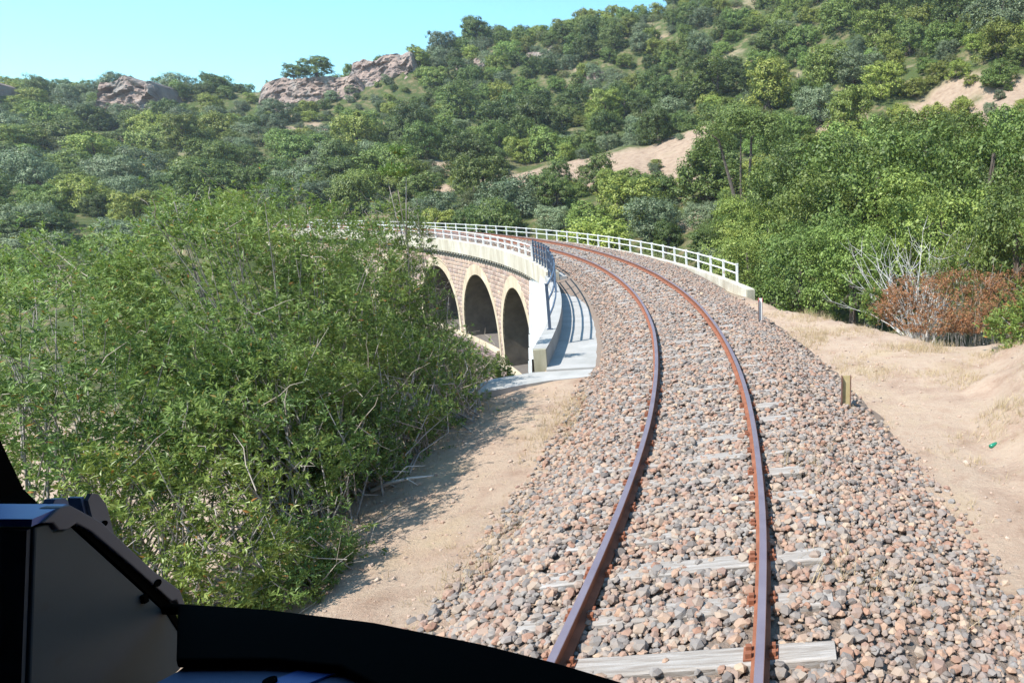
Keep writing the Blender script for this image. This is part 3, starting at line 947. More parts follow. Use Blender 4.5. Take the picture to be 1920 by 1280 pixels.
railing('railing', 'three bar railing on the kerb nearest the train, its shade painted dark blue grey, casting three thin shadows', wp, (lambda a: wo(a) + 0.15), -0.36, 1.20, (0.34, 0.76, 1.16), M['railing_shade'], pw=0.075, rw=0.04)
tp = [32.4, 33.2, 34.1, 35.0, 35.9, 36.8, 37.7]
railing('railing', 'short railing with its shade painted dark and a taller end post where the left parapet starts', tp, -2.86, -0.20, 1.05, (0.4, 0.72, 1.0), M['railing_shade'], pw=0.08, rw=0.045)

# ------------------------------------------------------------------ marker posts
def marker(s, o, h, w, label, red):
    p = at(s, o, 0); z = float(ground_z(p[0], p[1])[0]); _, _, th = path(s)
    z = min(z, ballast_z(s, o)) if False else max(z, float(ballast_z(s, o)))
    root = empty('marker_post', (p[0], p[1], z - 0.05), float(th) * 0.3)
    tag(root, label, 'marker post')
    for sx in (-1, 1):
        b = MB(); b.box((sx * w / 2, 0, h / 2), (0.014, 0.10, h)); b.build('flange', M['post_steel'], root)
    b = MB(); b.box((0, 0.02, h / 2 - .002), (w - 0.014, 0.012, h)); b.build('web', M['post_web'] if not red else M['white_paint'], root)
    if red:
        for sx in (-1, 1):
            b = MB(); b.box((sx * w / 2, 0, h - 0.045), (0.018, 0.104, 0.10)); b.build('paint_band', M['post_red'], root)
marker(11.2, 2.57, 0.60, 0.155, 'short rusty steel post with ochre web beside the gravel, nearer of the two', False)
marker(18.8, 2.40, 0.74, 0.115, 'short rusty steel post with faded red and white top near the parapet end', True)

# ------------------------------------------------------------------ rocks
def rock_mesh(name, size, seed, mat, sub=3):
    import bmesh
    r = np.random.default_rng(seed)
    bm = bmesh.new(); bmesh.ops.create_icosphere(bm, subdivisions=sub, radius=1)
    pl = [(Vector(r.normal(size=3)).normalized(), r.uniform(0.55, 0.9)) for _ in range(14)]
    for v in bm.verts:
        for n, d in pl:
            k = v.co.dot(n)
            if k > d: v.co -= n * (k - d)
        v.co += Vector(r.normal(size=3)) * 0.012
        v.co.x *= size[0]; v.co.y *= size[1]; v.co.z *= size[2]
    me = bpy.data.meshes.new(name); bm.to_mesh(me); bm.free(); me.materials.append(mat)
    return me
def put(name, me, x, y, dz, label, cat, group=None, rz=0.0):
    z = float(ground_z(x, y)[0]) + dz
    o = link(name, me, None, (x, y, z)); o.rotation_euler = (0, 0, rz)
    tag(o, label, cat, group); return o
pale = surf_mat('pale boulder', [(0.3, (0.34, 0.30, 0.27)), (0.7, (0.50, 0.46, 0.42))], 4, 0.95, 14, 0.6, 0.03)
put('boulder', rock_mesh('boulder', (0.55, 0.35, 0.26), 3, pale), 0.80, 22.3, 0.02, 'flat pale boulder at the path edge, left of the pair before the trees', 'rock')
put('boulder', rock_mesh('boulder', (0.30, 0.26, 0.27), 5, pale), 1.50, 21.6, 0.06, 'small rounded pale boulder at the path edge, right of the flat one', 'rock')
put('boulder', rock_mesh('boulder', (0.22, 0.3, 0.09), 8, pale), 2.70, 19.2, 0.0, 'low flat stone lying in front of the rust coloured shrub', 'rock')
# fallen pale log
lg = MB(); lg.tube([(0, 0, 0), (0.35, 0.02, 0.02), (0.75, -0.03, 0.0), (1.2, -0.12, -0.02)], [0.06, 0.085, 0.08, 0.05], 8)
put('log', lg.mesh('log', M['bleached_wood'], True), 3.75, 18.1, 0.07, 'bleached fallen log lying on dry grass below the rust coloured shrub', 'log', rz=-0.05)
gb = MB(); gb.tube([(0, 0, 0), (0.10, 0, 0.005), (0.15, 0, 0.01), (0.17, 0, 0.012), (0.22, 0, 0.012)], [0.033, 0.034, 0.03, 0.014, 0.013], 8)
glass_green = surf_mat('green bottle', [(0.3, (0.01, 0.16, 0.09)), (0.7, (0.02, 0.22, 0.13))], 5, 0.15, 60, 0.05, 0.001, spec=0.6)
put('bottle', gb.mesh('bottle', glass_green, True), 2.85, 9.9, 0.035, 'small green bottle lying on the bare ground at the right', 'bottle', rz=0.7)

def cliff(name, label, p0, p1, h, lean, seed, amp=1.6, jag=1.0, group=None, top_px=None):
    """rock face from p0 to p1 (x,y), height h, leaning back; a closed, thick mass"""
    p0 = np.array(p0, float); p1 = np.array(p1, float); L = np.hypot(*(p1 - p0))
    d = (p1 - p0) / L; nrm = np.array([d[1], -d[0]])
    if nrm @ (-p0) < 0: nrm = -nrm          # towards the railway
    nu, nv = max(16, int(L / 0.32)), max(12, int(h / 0.3))
    U, V = np.meshgrid(np.linspace(0, 1, nu), np.linspace(0, 1, nv), indexing='ij')
    u = U * L; v = V * h
    r = np.random.default_rng(seed)
    # blocky displacement from random cells
    cells = r.uniform(0, 1, (int(L * h / 3.0) + 8, 2)) * [L, h]; val = r.uniform(-1, 1, len(cells)); gx = r.normal(0, .25, (len(cells), 2))
    dd = (u.ravel()[:, None] - cells[None, :, 0]) ** 2 + ((v.ravel()[:, None] - cells[None, :, 1]) * 1.7) ** 2
    k = np.argmin(dd, axis=1)
    disp = val[k] + gx[k, 0] * (u.ravel() - cells[k, 0]) + gx[k, 1] * (v.ravel() - cells[k, 1])
    disp = disp.reshape(U.shape) * amp * 0.5 + fbm(u / 3 + seed, v / 3, 4) * amp * 0.6 + fbm(u / 0.9 + seed, v / 0.5, 3) * 0.7
    top = 1 + 0.35 * jag * fbm(u / 4.0 + seed * 3, u * 0 + seed, 4)
    edge = np.minimum(1, np.minimum(U, 1 - U) * 7) ** 0.6
    hh = V * h * top * edge
    back = lean * V * h + (1 - edge) * 2.5
    x = p0[0] + d[0] * u + nrm[0] * (disp * 0.8 - back + 1.2); y = p0[1] + d[1] * u + nrm[1] * (disp * 0.8 - back + 1.2)
    bx = p0[0] + d[0] * u; by = p0[1] + d[1] * u
    gz = ground_z((bx[:, 0] + nrm[0] * 1.5), (by[:, 0] + nrm[1] * 1.5))[:, None]
    if top_px is None: top_px = (0, 0); free = True
    else: free = False
    zt0 = EYE + (390 - top_px[0]) / 1273.8 * p0[1]; zt1 = EYE + (390 - top_px[1]) / 1273.8 * p1[1]
    z = zt0 + (zt1 - zt0) * U - h + hh
    if free: z = gz - 0.6 - 2.0 * (1 - V) + hh
    # back sheet
    xb = bx - nrm[0] * (back + 5); yb = by - nrm[1] * (back + 5)
    F = np.stack([x, y, z], -1); B = np.stack([xb[:, -1], yb[:, -1], z[:, -1] - 0.7], -1)[:, None]
    G = np.stack([xb[:, -1] - nrm[0] * 4, yb[:, -1] - nrm[1] * 4, gz[:, 0] - 3], -1)[:, None]
    A = np.concatenate([F, B, G], axis=1); n, m = A.shape[:2]
    idx = np.arange(n * m).reshape(n, m)
    f = np.stack([idx[:-1, :-1], idx[1:, :-1], idx[1:, 1:], idx[:-1, 1:]], -1).reshape(-1, 4)
    o = link(name, np_mesh(name, A.reshape(-1, 3), f, M['rock']))
    tag(o, label, 'rock outcrop', group)
    return o
def uv(px, Y): return ((px - 1511.6) / 1273.8 * Y, Y)
cliff('rock_outcrop', 'long bare pinkish rock face on the skyline between the left and right trees', uv(490, 161), uv(730, 164), 15, 0.35, 3, 1.3, 0.22, top_px=(203, 180))
cliff('rock_outcrop', 'pale broken rock slope rising to the right end of the bare skyline cliff', uv(660, 164), uv(820, 167), 20, 0.4, 7, 1.5, 0.3, top_px=(172, 142))
cliff('rock_outcrop', 'dark shadowed crag among the trees on the left hill', uv(232, 157), uv(362, 158), 13, 0.15, 11, 2.2, 0.4, top_px=(205, 196))
cliff('rock_outcrop', 'grey rocks at the far left edge of the hill', uv(-60, 150), uv(58, 152), 12, 0.3, 15, 2.0, 0.4, top_px=(205, 200))
cliff('rock_outcrop', 'small pale rock ledge under the dark skyline tree', uv(885, 174), uv(955, 176), 3.2, 0.3, 19, 1.2)
cliff('rock_outcrop', 'reddish rock patch high on the slope right of the skyline tree', uv(1010, 176), uv(1075, 177), 3.2, 0.3, 23, 1.2)
cliff('rock_outcrop', 'small grey crag in the trees below the central ridge', uv(1105, 160), uv(1165, 160), 3.2, 0.3, 27, 1.2)
cliff('rock_outcrop', 'dark crag near the top edge right of centre', uv(1435, 176), uv(1505, 176), 3.2, 0.3, 31, 1.5)
cliff('rock_outcrop', 'reddish crag at the top edge near the right', uv(1605, 158), uv(1650, 158), 3.2, 0.3, 35, 1.5)

# ------------------------------------------------------------------ foliage
G_DARK = [(0, (0.057, 0.089, 0.024)), (0.35, (0.088, 0.132, 0.033)), (0.7, (0.120, 0.174, 0.041)), (1, (0.186, 0.233, 0.058))]
G_MID = [(0, (0.090, 0.136, 0.031)), (0.4, (0.141, 0.203, 0.043)), (0.75, (0.192, 0.262, 0.055)), (1, (0.262, 0.321, 0.079))]
G_LIGHT = [(0, (0.124, 0.159, 0.029)), (0.4, (0.194, 0.246, 0.041)), (0.8, (0.279, 0.316, 0.061)), (1, (0.348, 0.373, 0.096))]
G_GREY = [(0, (0.093, 0.122, 0.060)), (0.4, (0.137, 0.179, 0.088)), (0.8, (0.187, 0.237, 0.122)), (1, (0.259, 0.302, 0.171))]
G_OLIVE = [(0, (0.094, 0.113, 0.042)), (0.5, (0.149, 0.173, 0.060)), (1, (0.219, 0.233, 0.090))]
G_FRONT = [(0, (0.055, 0.105, 0.032)), (0.30, (0.095, 0.175, 0.045)), (0.6, (0.145, 0.245, 0.058)), (0.88, (0.21, 0.32, 0.09)), (0.975, (0.28, 0.36, 0.13)), (0.985, (0.42, 0.22, 0.07)), (1, (0.38, 0.17, 0.05))]
G_FLIGHT = [(0, (0.11, 0.155, 0.03)), (0.4, (0.17, 0.23, 0.04)), (0.85, (0.23, 0.295, 0.07)), (0.98, (0.30, 0.33, 0.10)), (0.985, (0.42, 0.20, 0.05)), (1, (0.40, 0.18, 0.05))]
G_RED = [(0, (0.180, 0.091, 0.048)), (0.4, (0.330, 0.140, 0.068)), (0.8, (0.450, 0.206, 0.098)), (0.95, (0.510, 0.297, 0.150)), (1, (0.150, 0.198, 0.045))]
LM = {'dark': leaf_mat('oak leaves', G_DARK), 'mid': leaf_mat('mastic leaves', G_MID), 'light': leaf_mat('fresh leaves', G_LIGHT),
      'grey': leaf_mat('olive leaves', G_GREY, 0.2), 'olive': leaf_mat('heath leaves', G_OLIVE, 0.2),
      'front': leaf_mat('shrub leaves', G_FRONT, 0.45, 0.15, 0.45, 0.35, patch=(0.33, 0.42, 0.10)), 'flight': leaf_mat('young shrub leaves', G_FLIGHT, 0.38, 0.1, 0.4, 0.4),
      'red': leaf_mat('rusty dry leaves', G_RED, 0.2, 0.1, 0.8)}

def unit(n):
    v = rng.normal(size=(n, 3)); return v / np.linalg.norm(v, axis=1)[:, None]
def leaf_quads(P, N, size, aspect=0.55):
    """kite shaped leaves at P with normals N"""
    n = len(P)
    T = np.cross(N, unit(n)); T /= np.linalg.norm(T, axis=1)[:, None] + 1e-9
    B = np.cross(N, T)
    s = size[:, None] * 0.5
    v = np.stack([P - T * s, P + B * s * aspect + T * s * 0.1, P + T * s, P - B * s * aspect + T * s * 0.1], 1)
    return v.reshape(-1, 3)
def crown_points(blobs, nclump, per, clump_r, up=0.35, inner=0.15):
    """leaf positions and normals over lobes; leaves gather in clumps"""
    blobs = np.array(blobs, float)
    area = blobs[:, 3] * blobs[:, 4] + blobs[:, 4] * blobs[:, 5]
    k = rng.choice(len(blobs), nclump, p=area / area.sum())
    d = unit(nclump); d[:, 2] = np.where(d[:, 2] < -0.45, -d[:, 2], d[:, 2])
    rr = rng.uniform(0.72, 1.08, nclump) ** 1.0
    rr = np.where(rng.random(nclump) < inner, rng.uniform(0.2, 0.7, nclump), rr)
    C = blobs[k, :3] + d * blobs[k, 3:6] * rr[:, None]
    # drop clumps buried inside other lobes
    q = ((C[:, None, :] - blobs[None, :, :3]) / blobs[None, :, 3:6]); ins = ((q ** 2).sum(-1) < 0.45).any(1)
    keep = ~ins | (rng.random(nclump) < 0.35)
    C, d = C[keep], d[keep]; n = len(C)
    cr = clump_r * rng.uniform(0.6, 1.35, n)
    e = unit(n * per).reshape(n, per, 3)
    rad = rng.random((n, per, 1)) ** 0.45
    L = e * rad * cr[:, None, None] * np.array([1, 1, 0.72])
    P = C[:, None] + L
    Nn = e * 0.65 + d[:, None] * 0.55 + np.array([0, 0, up]) + rng.normal(0, 0.30, (n, per, 3))
    Nn /= np.linalg.norm(Nn, axis=2)[:, :, None]
    return P.reshape(-1, 3), Nn.reshape(-1, 3)
def leaves_mesh(name, P, N, size, mat, aspect=0.55):
    sz = size * rng.uniform(0.6, 1.35, len(P))
    v = leaf_quads(P, N, sz, aspect)
    f = np.arange(len(v)).reshape(-1, 4)
    return np_mesh(name, v, f, mat)

def tree_proto(kind, seed, nbl, tall=1.0, leaf=0.062, ncl=380, per=46, cr=0.14, trunk=True, name='tree', spread=0.42, low=True):
    """unit tree: crown radius about 1, base at z=0"""
    r = np.random.default_rng(seed)
    bl = []
    zc = (0.62 if low else 0.95) * tall
    bl.append((0, 0, zc, 0.68, 0.68, 0.58 * tall))
    if low:
        for i in range(5):
            a = r.uniform(0, 6.28); bl.append((math.cos(a) * .55, math.sin(a) * .55, 0.22 * tall, 0.36, 0.36, 0.30))
    for i in range(nbl):
        a = r.uniform(0, 6.28); q = spread * r.uniform(0.7, 1.25)
        s = r.uniform(0.30, 0.50)
        bl.append((math.cos(a) * q, math.sin(a) * q, zc + r.uniform(-0.36, 0.42) * tall, s, s, s * 0.85))
    P, N = crown_points(bl, ncl, per, cr)
    root = bpy.data.objects.new(name, None); col.objects.link(root)
    link('crown', leaves_mesh('crown', P, N, leaf, LM[kind]), root)
    if trunk:
        b = MB()
        b.tube([(0, 0, -0.3), (0.02, 0.01, 0.25), (-0.03, 0.03, 0.6), (0.0, 0, 1.0)], [0.075, 0.055, 0.045, 0.02], 6)
        for x in bl[1:7]:
            b.tube([(0, 0, 0.35), (x[0] * .45, x[1] * .45, x[2] * .75), (x[0] * .95, x[1] * .95, x[2])], [0.035, 0.022, 0.008], 5)
        link('trunk', b.mesh('trunk', M['bark_dark']), root)
    return root
PROTO = {
 'oak': [tree_proto('dark', 11, 9, 0.95, name='evergreen_oak'), tree_proto('dark', 12, 12, 1.15, name='evergreen_oak')],
 'mastic': [tree_proto('mid', 21, 8, 0.75, name='shrub'), tree_proto('mid', 22, 11, 0.9, name='shrub')],
 'fresh': [tree_proto('light', 31, 9, 0.9, name='tree'), tree_proto('light', 32, 12, 1.05, name='tree')],
 'olive': [tree_proto('grey', 41, 7, 0.85, leaf=0.052, ncl=400, per=50, cr=0.15, name='wild_olive'), tree_proto('grey', 42, 10, 1.0, leaf=0.052, ncl=400, per=50, cr=0.15, name='wild_olive')],
 'heath': [tree_proto('olive', 51, 6, 0.7, leaf=0.045, name='heath_bush')],
}
PLOOK = {'oak': ('dark evergreen oak', 'tree'), 'mastic': ('mid green shrub', 'shrub'),
         'fresh': ('bright green tree', 'tree'), 'olive': ('grey green olive', 'tree'), 'heath': ('dull low bush', 'shrub')}
PUSED = {}
def plant(kind, x, y, r, hz, label, group=None, z=None, v=None, name=None, cat=None):
    opts = PROTO[kind]; src = opts[v if v is not None else random.randrange(len(opts))]
    if src.name not in PUSED: o = src; PUSED[src.name] = 1
    else: o = copy_tree(src)
    if z is None: z = float(ground_z(x, y)[0])
    o.location = (x, y, z - 0.15 * r); o.rotation_euler = (0, 0, random.uniform(0, 6.28)); o.scale = (r, r, hz)
    for k in ('label', 'category', 'group'):
        if k in o: del o[k]
    tag(o, label, cat or PLOOK[kind][1], group)
    return o

def scatter():
    pts = []; grid = {}
    tries = 0
    n_t = 60000
    Yr = np.sqrt(rng.uniform(48 ** 2, 205 ** 2, n_t)); ur = rng.uniform(-1.26, 0.42, n_t)
    X = ur * Yr; Y = Yr
    s, o = to_so(X, Y); Z = ground_z(X, Y)
    vpx = 1511.6 + 1273.8 * ur; vpy = 390 - 1273.8 * (Z + 2.5 - EYE) / Y
    ok = (np.abs(o - 0.6) > 7.0) | (s > 113)
    ok &= ~((s > 25) & (o < -3) & (ur > -1.02) & (Y < 72))
    ok &= ~((vpx < 840) & (vpy > 500))
    dens = fbm(X / 16, Y / 16, 3)
    for i in range(n_t):
        if not ok[i]: continue
        x, y = X[i], Y[i]
        clr = False
        for cx, cy, a, b in CLEAR:
            if ((x - cx) / a) ** 2 + ((y - cy) / b) ** 2 < 1: clr = True; break
        if clr and random.random() < 0.95: continue
        far = min(1.0, max(0.0, (y - 70) / 90))
        r = random.uniform(2.1, 4.0) + 2.2 * far + (1.3 * random.random() if dens[i] > 0.08 else 0)
        if random.random() < 0.35: r *= random.uniform(0.4, 0.65)
        if y > 148: r = min(r, random.uniform(2.6, 4.0))
        if clr: r = random.uniform(0.7, 1.5)
        if ur[i] > -0.81 and ur[i] < -0.55 and 151 < y < 182:
            if y > 170: continue
            r = random.uniform(0.9, 2.0)
        g = (int(x // 8), int(y // 8)); bad = False
        for a in (-1, 0, 1):
            for b in (-1, 0, 1):
                for (qx, qy, qr) in grid.get((g[0] + a, g[1] + b), ()):
                    if (qx - x) ** 2 + (qy - y) ** 2 < ((qr + r) * 0.60) ** 2: bad = True; break
                if bad: break
            if bad: break
        if bad: continue
        grid.setdefault(g, []).append((x, y, r)); pts.append((x, y, r, Z[i], ur[i], vpy[i]))
    return pts
CNT = {}
for (x, y, r, z, u, py) in scatter():
    m = float(fbm(np.array([x / 30.0]), np.array([y / 30.0]), 3)[0]); t = random.random()
    left = u < -0.55
    if left: w = (0.42, 0.24, 0.08, 0.20, 0.06)
    elif u < -0.1: w = (0.34, 0.30, 0.16, 0.12, 0.08)
    else: w = (0.27, 0.31, 0.22, 0.10, 0.10)
    if m > 0.12: w = (w[0] * 1.5, w[1], w[2] * .6, w[3], w[4] * .6)
    elif m < -0.15: w = (w[0] * .5, w[1], w[2] * 1.6, w[3] * 1.3, w[4] * 1.3)
    kind = random.choices(('oak', 'mastic', 'fresh', 'olive', 'heath'), w)[0]
    if CNT.get(kind, 0) > 295: continue
    CNT[kind] = CNT.get(kind, 0) + 1
    px = 1511.6 + 1273.8 * u
    cols = [(60, 'at the far left edge'), (230, 'left of the dark crag'), (370, 'under the dark crag'), (520, 'between crag and bare cliff'), (660, 'under the long bare cliff'),
            (820, 'under the right end of the cliff'), (980, 'under the lone skyline oak'), (1110, 'left of the pale clearing'), (1240, 'above the pale clearing'), (1340, 'right of the pale clearing'),
            (1460, 'above the forked oak'), (1600, 'above the silvery olive'), (1760, 'above the dense valley trees'), (1850, 'near the right edge'), (9999, 'at the right edge')]
    where = next(t_ for q, t_ in cols if px < q)
    gz_px = py
    row = 'highest row' if y > 172 else 'high' if y > 150 else 'upper slope' if y > 130 else 'mid slope' if y > 110 else 'low slope' if y > 85 else 'lowest row'
    size = 'small' if r < 2.2 else 'big' if r > 4.8 else 'large' if r > 3.6 else 'medium'
    if kind in ('heath',): r *= 0.75
    hz = r * random.uniform(0.8, 1.25)
    look = PLOOK[kind][0]
    lab = '%s %s, %s, %s' % (size, look, row, where)
    plant(kind, x, y, r, hz, lab, '%s %s plants on the hill, %s, %s' % (size, look, row, where), z=z)
print('hill plants', CNT)

# single ones that stand out
def at_u(px, Y): return ((px - 1511.6) / 1273.8 * Y, Y)
def special(kind, px, Y, r, hz, label, dz=0.0, v=None, base=None):
    x, y = at_u(px, Y); z = float(ground_z(x, y)[0]) + dz
    if base is not None: z = EYE + (390 - base) / 1273.8 * Y
    return plant(kind, x, y, r, hz, label, z=z, v=v)
special('oak', 645, 168, 4.8, 3.4, 'rounded dark tree standing alone on the bare skyline cliff', base=190)
special('oak', 603, 168, 2.8, 2.2, 'small dark bush touching the lone skyline tree on its left', base=194)
special('oak', 935, 190, 4.8, 5.2, 'dark dense tree standing up against the sky left of centre', 1.0, v=0)
special('olive', 845, 180, 5.0, 5.5, 'grey green olive at the right end of the bare cliff', base=188)
special('olive', 870, 186, 4.0, 5.2, 'pale olive behind the one at the cliff end', base=158)
special('olive', 400, 172, 4.6, 4.8, 'grey leaved rounded tree on the left skyline above the crag', 0)
special('olive', 1290, 196, 5.0, 5.5, 'grey green tree on the central ridge touching the top edge', 0)
special('fresh', 1152, 88, 2.1, 2.5, 'small upright leafy tree standing alone in the pale clearing', 0)
special('olive', 1535, 100, 4.4, 4.6, 'silvery olive on the slope above the big green trees', 0)
special('olive', 1850, 108, 6.5, 6.2, 'large pale green rounded bush high at the right edge', 0)
special('olive', 1430, 118, 5.5, 5.0, 'wide layered grey green tree on the middle of the right slope', 0)
special('mastic', 620, 92, 2.6, 2.6, 'pale fuzzy shrub behind the left end of the far railing', 0)

# ---- big trees of the valley on the right, leaf by leaf
BIG = []
for sd, kind in ((71, 'mid'), (72, 'mid'), (73, 'dark')):
    BIG.append(tree_proto(kind, sd, 16, 1.0, leaf=0.040, ncl=620, per=48, cr=0.135, name='broadleaf_tree', spread=0.56))
PROTO['big'] = BIG; PLOOK['big'] = ('big', 'tree')
def big(px, cy, Y, R, label, v, hz=None):
    x, y = at_u(px, Y); zc = EYE - (cy - 390) / 1273.8 * Y
    hz = hz or R
    o = plant('big', x, y, R, hz, label, z=zc - 0.95 * hz + 0.15 * R, v=v)
    return o
big(1640, 360, 38, 4.8, 'tall green tree in the middle of the dense group at right', 0, 5.6)
big(1850, 330, 34, 4.3, 'tall green tree at the right edge behind the rust coloured shrub', 1, 5.4)
big(1510, 330, 46, 4.2, 'broad tree behind the dense group, left of its tallest', 2, 4.4)
big(1500, 490, 31, 2.9, 'rounded tree rising just right of the white railing end', 1, 3.4)
big(1600, 500, 27.5, 2.2, 'dark green tree in front of the dense group above the pale boulders', 0, 2.7)
big(1760, 430, 28.5, 3.1, 'green tree behind the bare grey branches', 1, 3.6)
big(1905, 430, 26.5, 3.0, 'dark tree filling the right edge above the red shrub', 2, 3.9)
big(1400, 505, 40, 2.9, 'low tree crown just behind the end of the right railing', 0, 2.7)
big(1440, 440, 46, 3.0, 'green tree crown behind the right railing, left of the dense group', 1, 2.9)
big(1560, 420, 37, 3.4, 'leafy tree at the left front of the dense group', 1, 3.8)
big(1725, 300, 44, 4.4, 'tree at the back of the dense group on the right', 0, 4.6)
big(1345, 455, 56, 2.6, 'small tree crown behind the middle of the right railing', 1, 2.2)
# spreading oak with a visible forked trunk
def oak_fork():
    x, y = at_u(1395, 60); z = float(ground_z(x, y)[0])
    root = empty('evergreen_oak', (x, y, z)); tag(root, 'spreading dark oak with a forked trunk showing below its crown, on the pale slope', 'tree')
    top = EYE + (390 - 232) / 1273.8 * 60 - z
    bl = [(-0.2, 0, top - 2.0, 2.6, 2.2, 1.5), (-2.6, 0.3, top - 2.9, 1.7, 1.6, 1.2), (1.9, -.3, top - 2.4, 1.9, 1.8, 1.4), (-3.4, .2, top - 4.2, 1.1, 1.1, 1.0), (2.9, 0, top - 3.8, 1.3, 1.3, 1.2), (0.2, .5, top - 1.3, 1.8, 1.7, 1.0)]
    P, N = crown_points(bl, 520, 34, 0.5)
    link('crown', leaves_mesh('crown', P, N, 0.17, LM['dark']), root)
    b = MB()
    b.tube([(0, 0, -0.5), (0.05, 0, 0.8), (-0.1, 0, 1.6)], [0.34, 0.27, 0.24], 7)
    b.tube([(-0.1, 0, 1.4), (-0.8, 0, 2.6), (-2.0, .1, top - 3.2), (-2.8, .2, top - 2.6)], [0.2, 0.16, 0.1, 0.04], 6)
    b.tube([(-0.1, 0, 1.4), (0.5, 0, 2.7), (0.8, -.1, top - 3.0), (1.6, -.2, top - 2.2)], [0.2, 0.15, 0.1, 0.04], 6)
    b.tube([(-0.1, 0, 1.6), (-.2, 0, 3.4), (-.1, .1, top - 2.0)], [0.14, 0.1, 0.04], 6)
    link('trunk', b.mesh('trunk', M['bark_dark']), root)
oak_fork()

# ------------------------------------------------------------------ near shrubs
def sprigs(blobs, n, leaf, nl=9, drop_in=0.5, out=0.75, upb=0.45):
    """twig ends over the lobes, every one a small star of pointed leaves"""
    bl = np.array(blobs, float)
    area = bl[:, 3] * bl[:, 4] + bl[:, 4] * bl[:, 5] + bl[:, 3] * bl[:, 5]
    k = rng.choice(len(bl), n, p=area / area.sum())
    d = unit(n)
    # clumping: modulate radius with directional noise
    nz = fbm(d[:, 0] * 3.1 + k * 5.7, d[:, 1] * 3.1 + d[:, 2] * 4.3, 3)
    rr = 0.90 + 0.42 * nz + rng.normal(0, 0.05, n)
    rr = np.where(rng.random(n) < 0.35, rr * rng.uniform(0.55, 1, n), rr)
    rr = np.where(rng.random(n) < 0.10, rr + rng.uniform(0.04, 0.30, n), rr)
    C = bl[k, :3] + d * bl[k, 3:6] * rr[:, None]
    q = ((C[:, None, :] - bl[None, :, :3]) / bl[None, :, 3:6]); ins = ((q ** 2).sum(-1) < 0.5).any(1)
    thin = fbm(C[:, 0] * 1.3, C[:, 1] * 1.1 + C[:, 2] * 1.7, 3)
    keep = (~ins | (rng.random(n) < 0.25)) & (rng.random(n) < np.clip(0.85 + thin * 2.0, 0.08, 1))
    C, d = C[keep], d[keep]; n = len(C)
    A = d * out + np.array([0, 0, upb]) + rng.normal(0, 0.3, (n, 3)); A /= np.linalg.norm(A, axis=1)[:, None]
    # leaf directions: around the twig axis, tilted forwards
    e = unit(n * nl).reshape(n, nl, 3)
    e = e - (e * A[:, None]).sum(-1, keepdims=True) * A[:, None]; e /= np.linalg.norm(e, axis=2)[:, :, None] + 1e-9
    fw = rng.uniform(0.25, 1.1, (n, nl, 1))
    D = e + A[:, None] * fw; D /= np.linalg.norm(D, axis=2)[:, :, None]
    base = C[:, None] - A[:, None] * rng.uniform(0, 1.7, (n, nl, 1)) * leaf
    Nn = np.cross(D, np.cross(A[:, None] + 0.001, D)); Nn += rng.normal(0, 0.25, Nn.shape); Nn -= (Nn * D).sum(-1, keepdims=True) * D
    Nn /= np.linalg.norm(Nn, axis=2)[:, :, None] + 1e-9
    B = np.cross(D, Nn)
    L = leaf * rng.uniform(0.65, 1.3, (n, nl, 1)); w = L * 0.15
    p0 = base; p1 = base + D * L * 0.45 + B * w + Nn * w * 0.5; p2 = base + D * L + Nn * L * -0.06; p3 = base + D * L * 0.45 - B * w + Nn * w * 0.5
    pm = base + D * L * 0.5
    v = np.stack([p0, p1, p2, p3, pm], 2).reshape(-1, 3)
    m = n * nl; i = np.arange(m)[:, None] * 5
    f = np.concatenate([i + [0, 4, 1], i + [1, 4, 2], i + [2, 4, 3], i + [3, 4, 0]], 0)
    return v, f, C, A
def stems(C, A, root, n, r0, mat, sides=5, base_spread=0.25):
    b = MB(); idx = rng.choice(len(C), min(n, len(C)), replace=False)
    for i in idx:
        c = C[i]; bs = np.array(root) + np.array([rng.normal(0, base_spread), rng.normal(0, base_spread), 0])
        # pick nearest of several root spots
        mid = bs * 0.45 + c * 0.55 + rng.normal(0, 0.16, 3) + np.array([0, 0, 0.1])
        q = bs * 0.75 + c * 0.25 + rng.normal(0, 0.1, 3)
        b.tube([bs, q, mid, c - A[i] * 0.05], [r0, r0 * 0.75, r0 * 0.5, r0 * 0.15], sides, False)
    return b
def shrub(name, label, blobs, n, leaf, kind, roots, nst=40, r0=0.018, twigs=0, cat='shrub', nl=9, mat='bark_grey', **kw):
    o0 = roots[0]; z0 = float(ground_z(o0[0], o0[1])[0])
    root = empty(name, (o0[0], o0[1], z0)); tag(root, label, cat)
    v, f, C, A = sprigs(blobs, n, leaf, nl, **kw)
    off = np.array([o0[0], o0[1], z0])
    fo = link('foliage', np_mesh('foliage', v - off, f, LM[kind]), root); fo['kind'] = 'stuff'
    b = MB()
    for (rx, ry) in roots:
        rz = float(ground_z(rx, ry)[0])
        d = np.hypot(C[:, 0] - rx, C[:, 1] - ry); sel = d < np.median(d) * 1.1 if len(roots) > 1 else d < 1e9
        q = stems(C[sel] - off, A[sel], (rx - off[0], ry - off[1], rz - off[2] - 0.1), nst, r0, M[mat])
        b.add(q.v, q.f)
    so = b.build('stems', M[mat], root, True)
    so['kind'] = 'stuff'
    if twigs:
        t = MB(); idx = rng.choice(len(C), twigs)
        for i in idx:
            c = C[i] - off; dd = A[i] + rng.normal(0, 0.45, 3); dd /= np.linalg.norm(dd); L = rng.uniform(0.10, 0.38)
            e = c + dd * L; m = c + dd * L * .5 + rng.normal(0, .03, 3)
            t.tube([c - dd * L * .8, c, m, e], [0.006, 0.005, 0.004, 0.002], 4, False)
            if rng.random() < .5:
                e2 = m + (dd + rng.normal(0, .6, 3)) * L * .4; t.tube([m, e2], [0.003, 0.0015], 3, False)
        to = t.build('dead_twigs', M['twig'], root); to['kind'] = 'stuff'
    return root
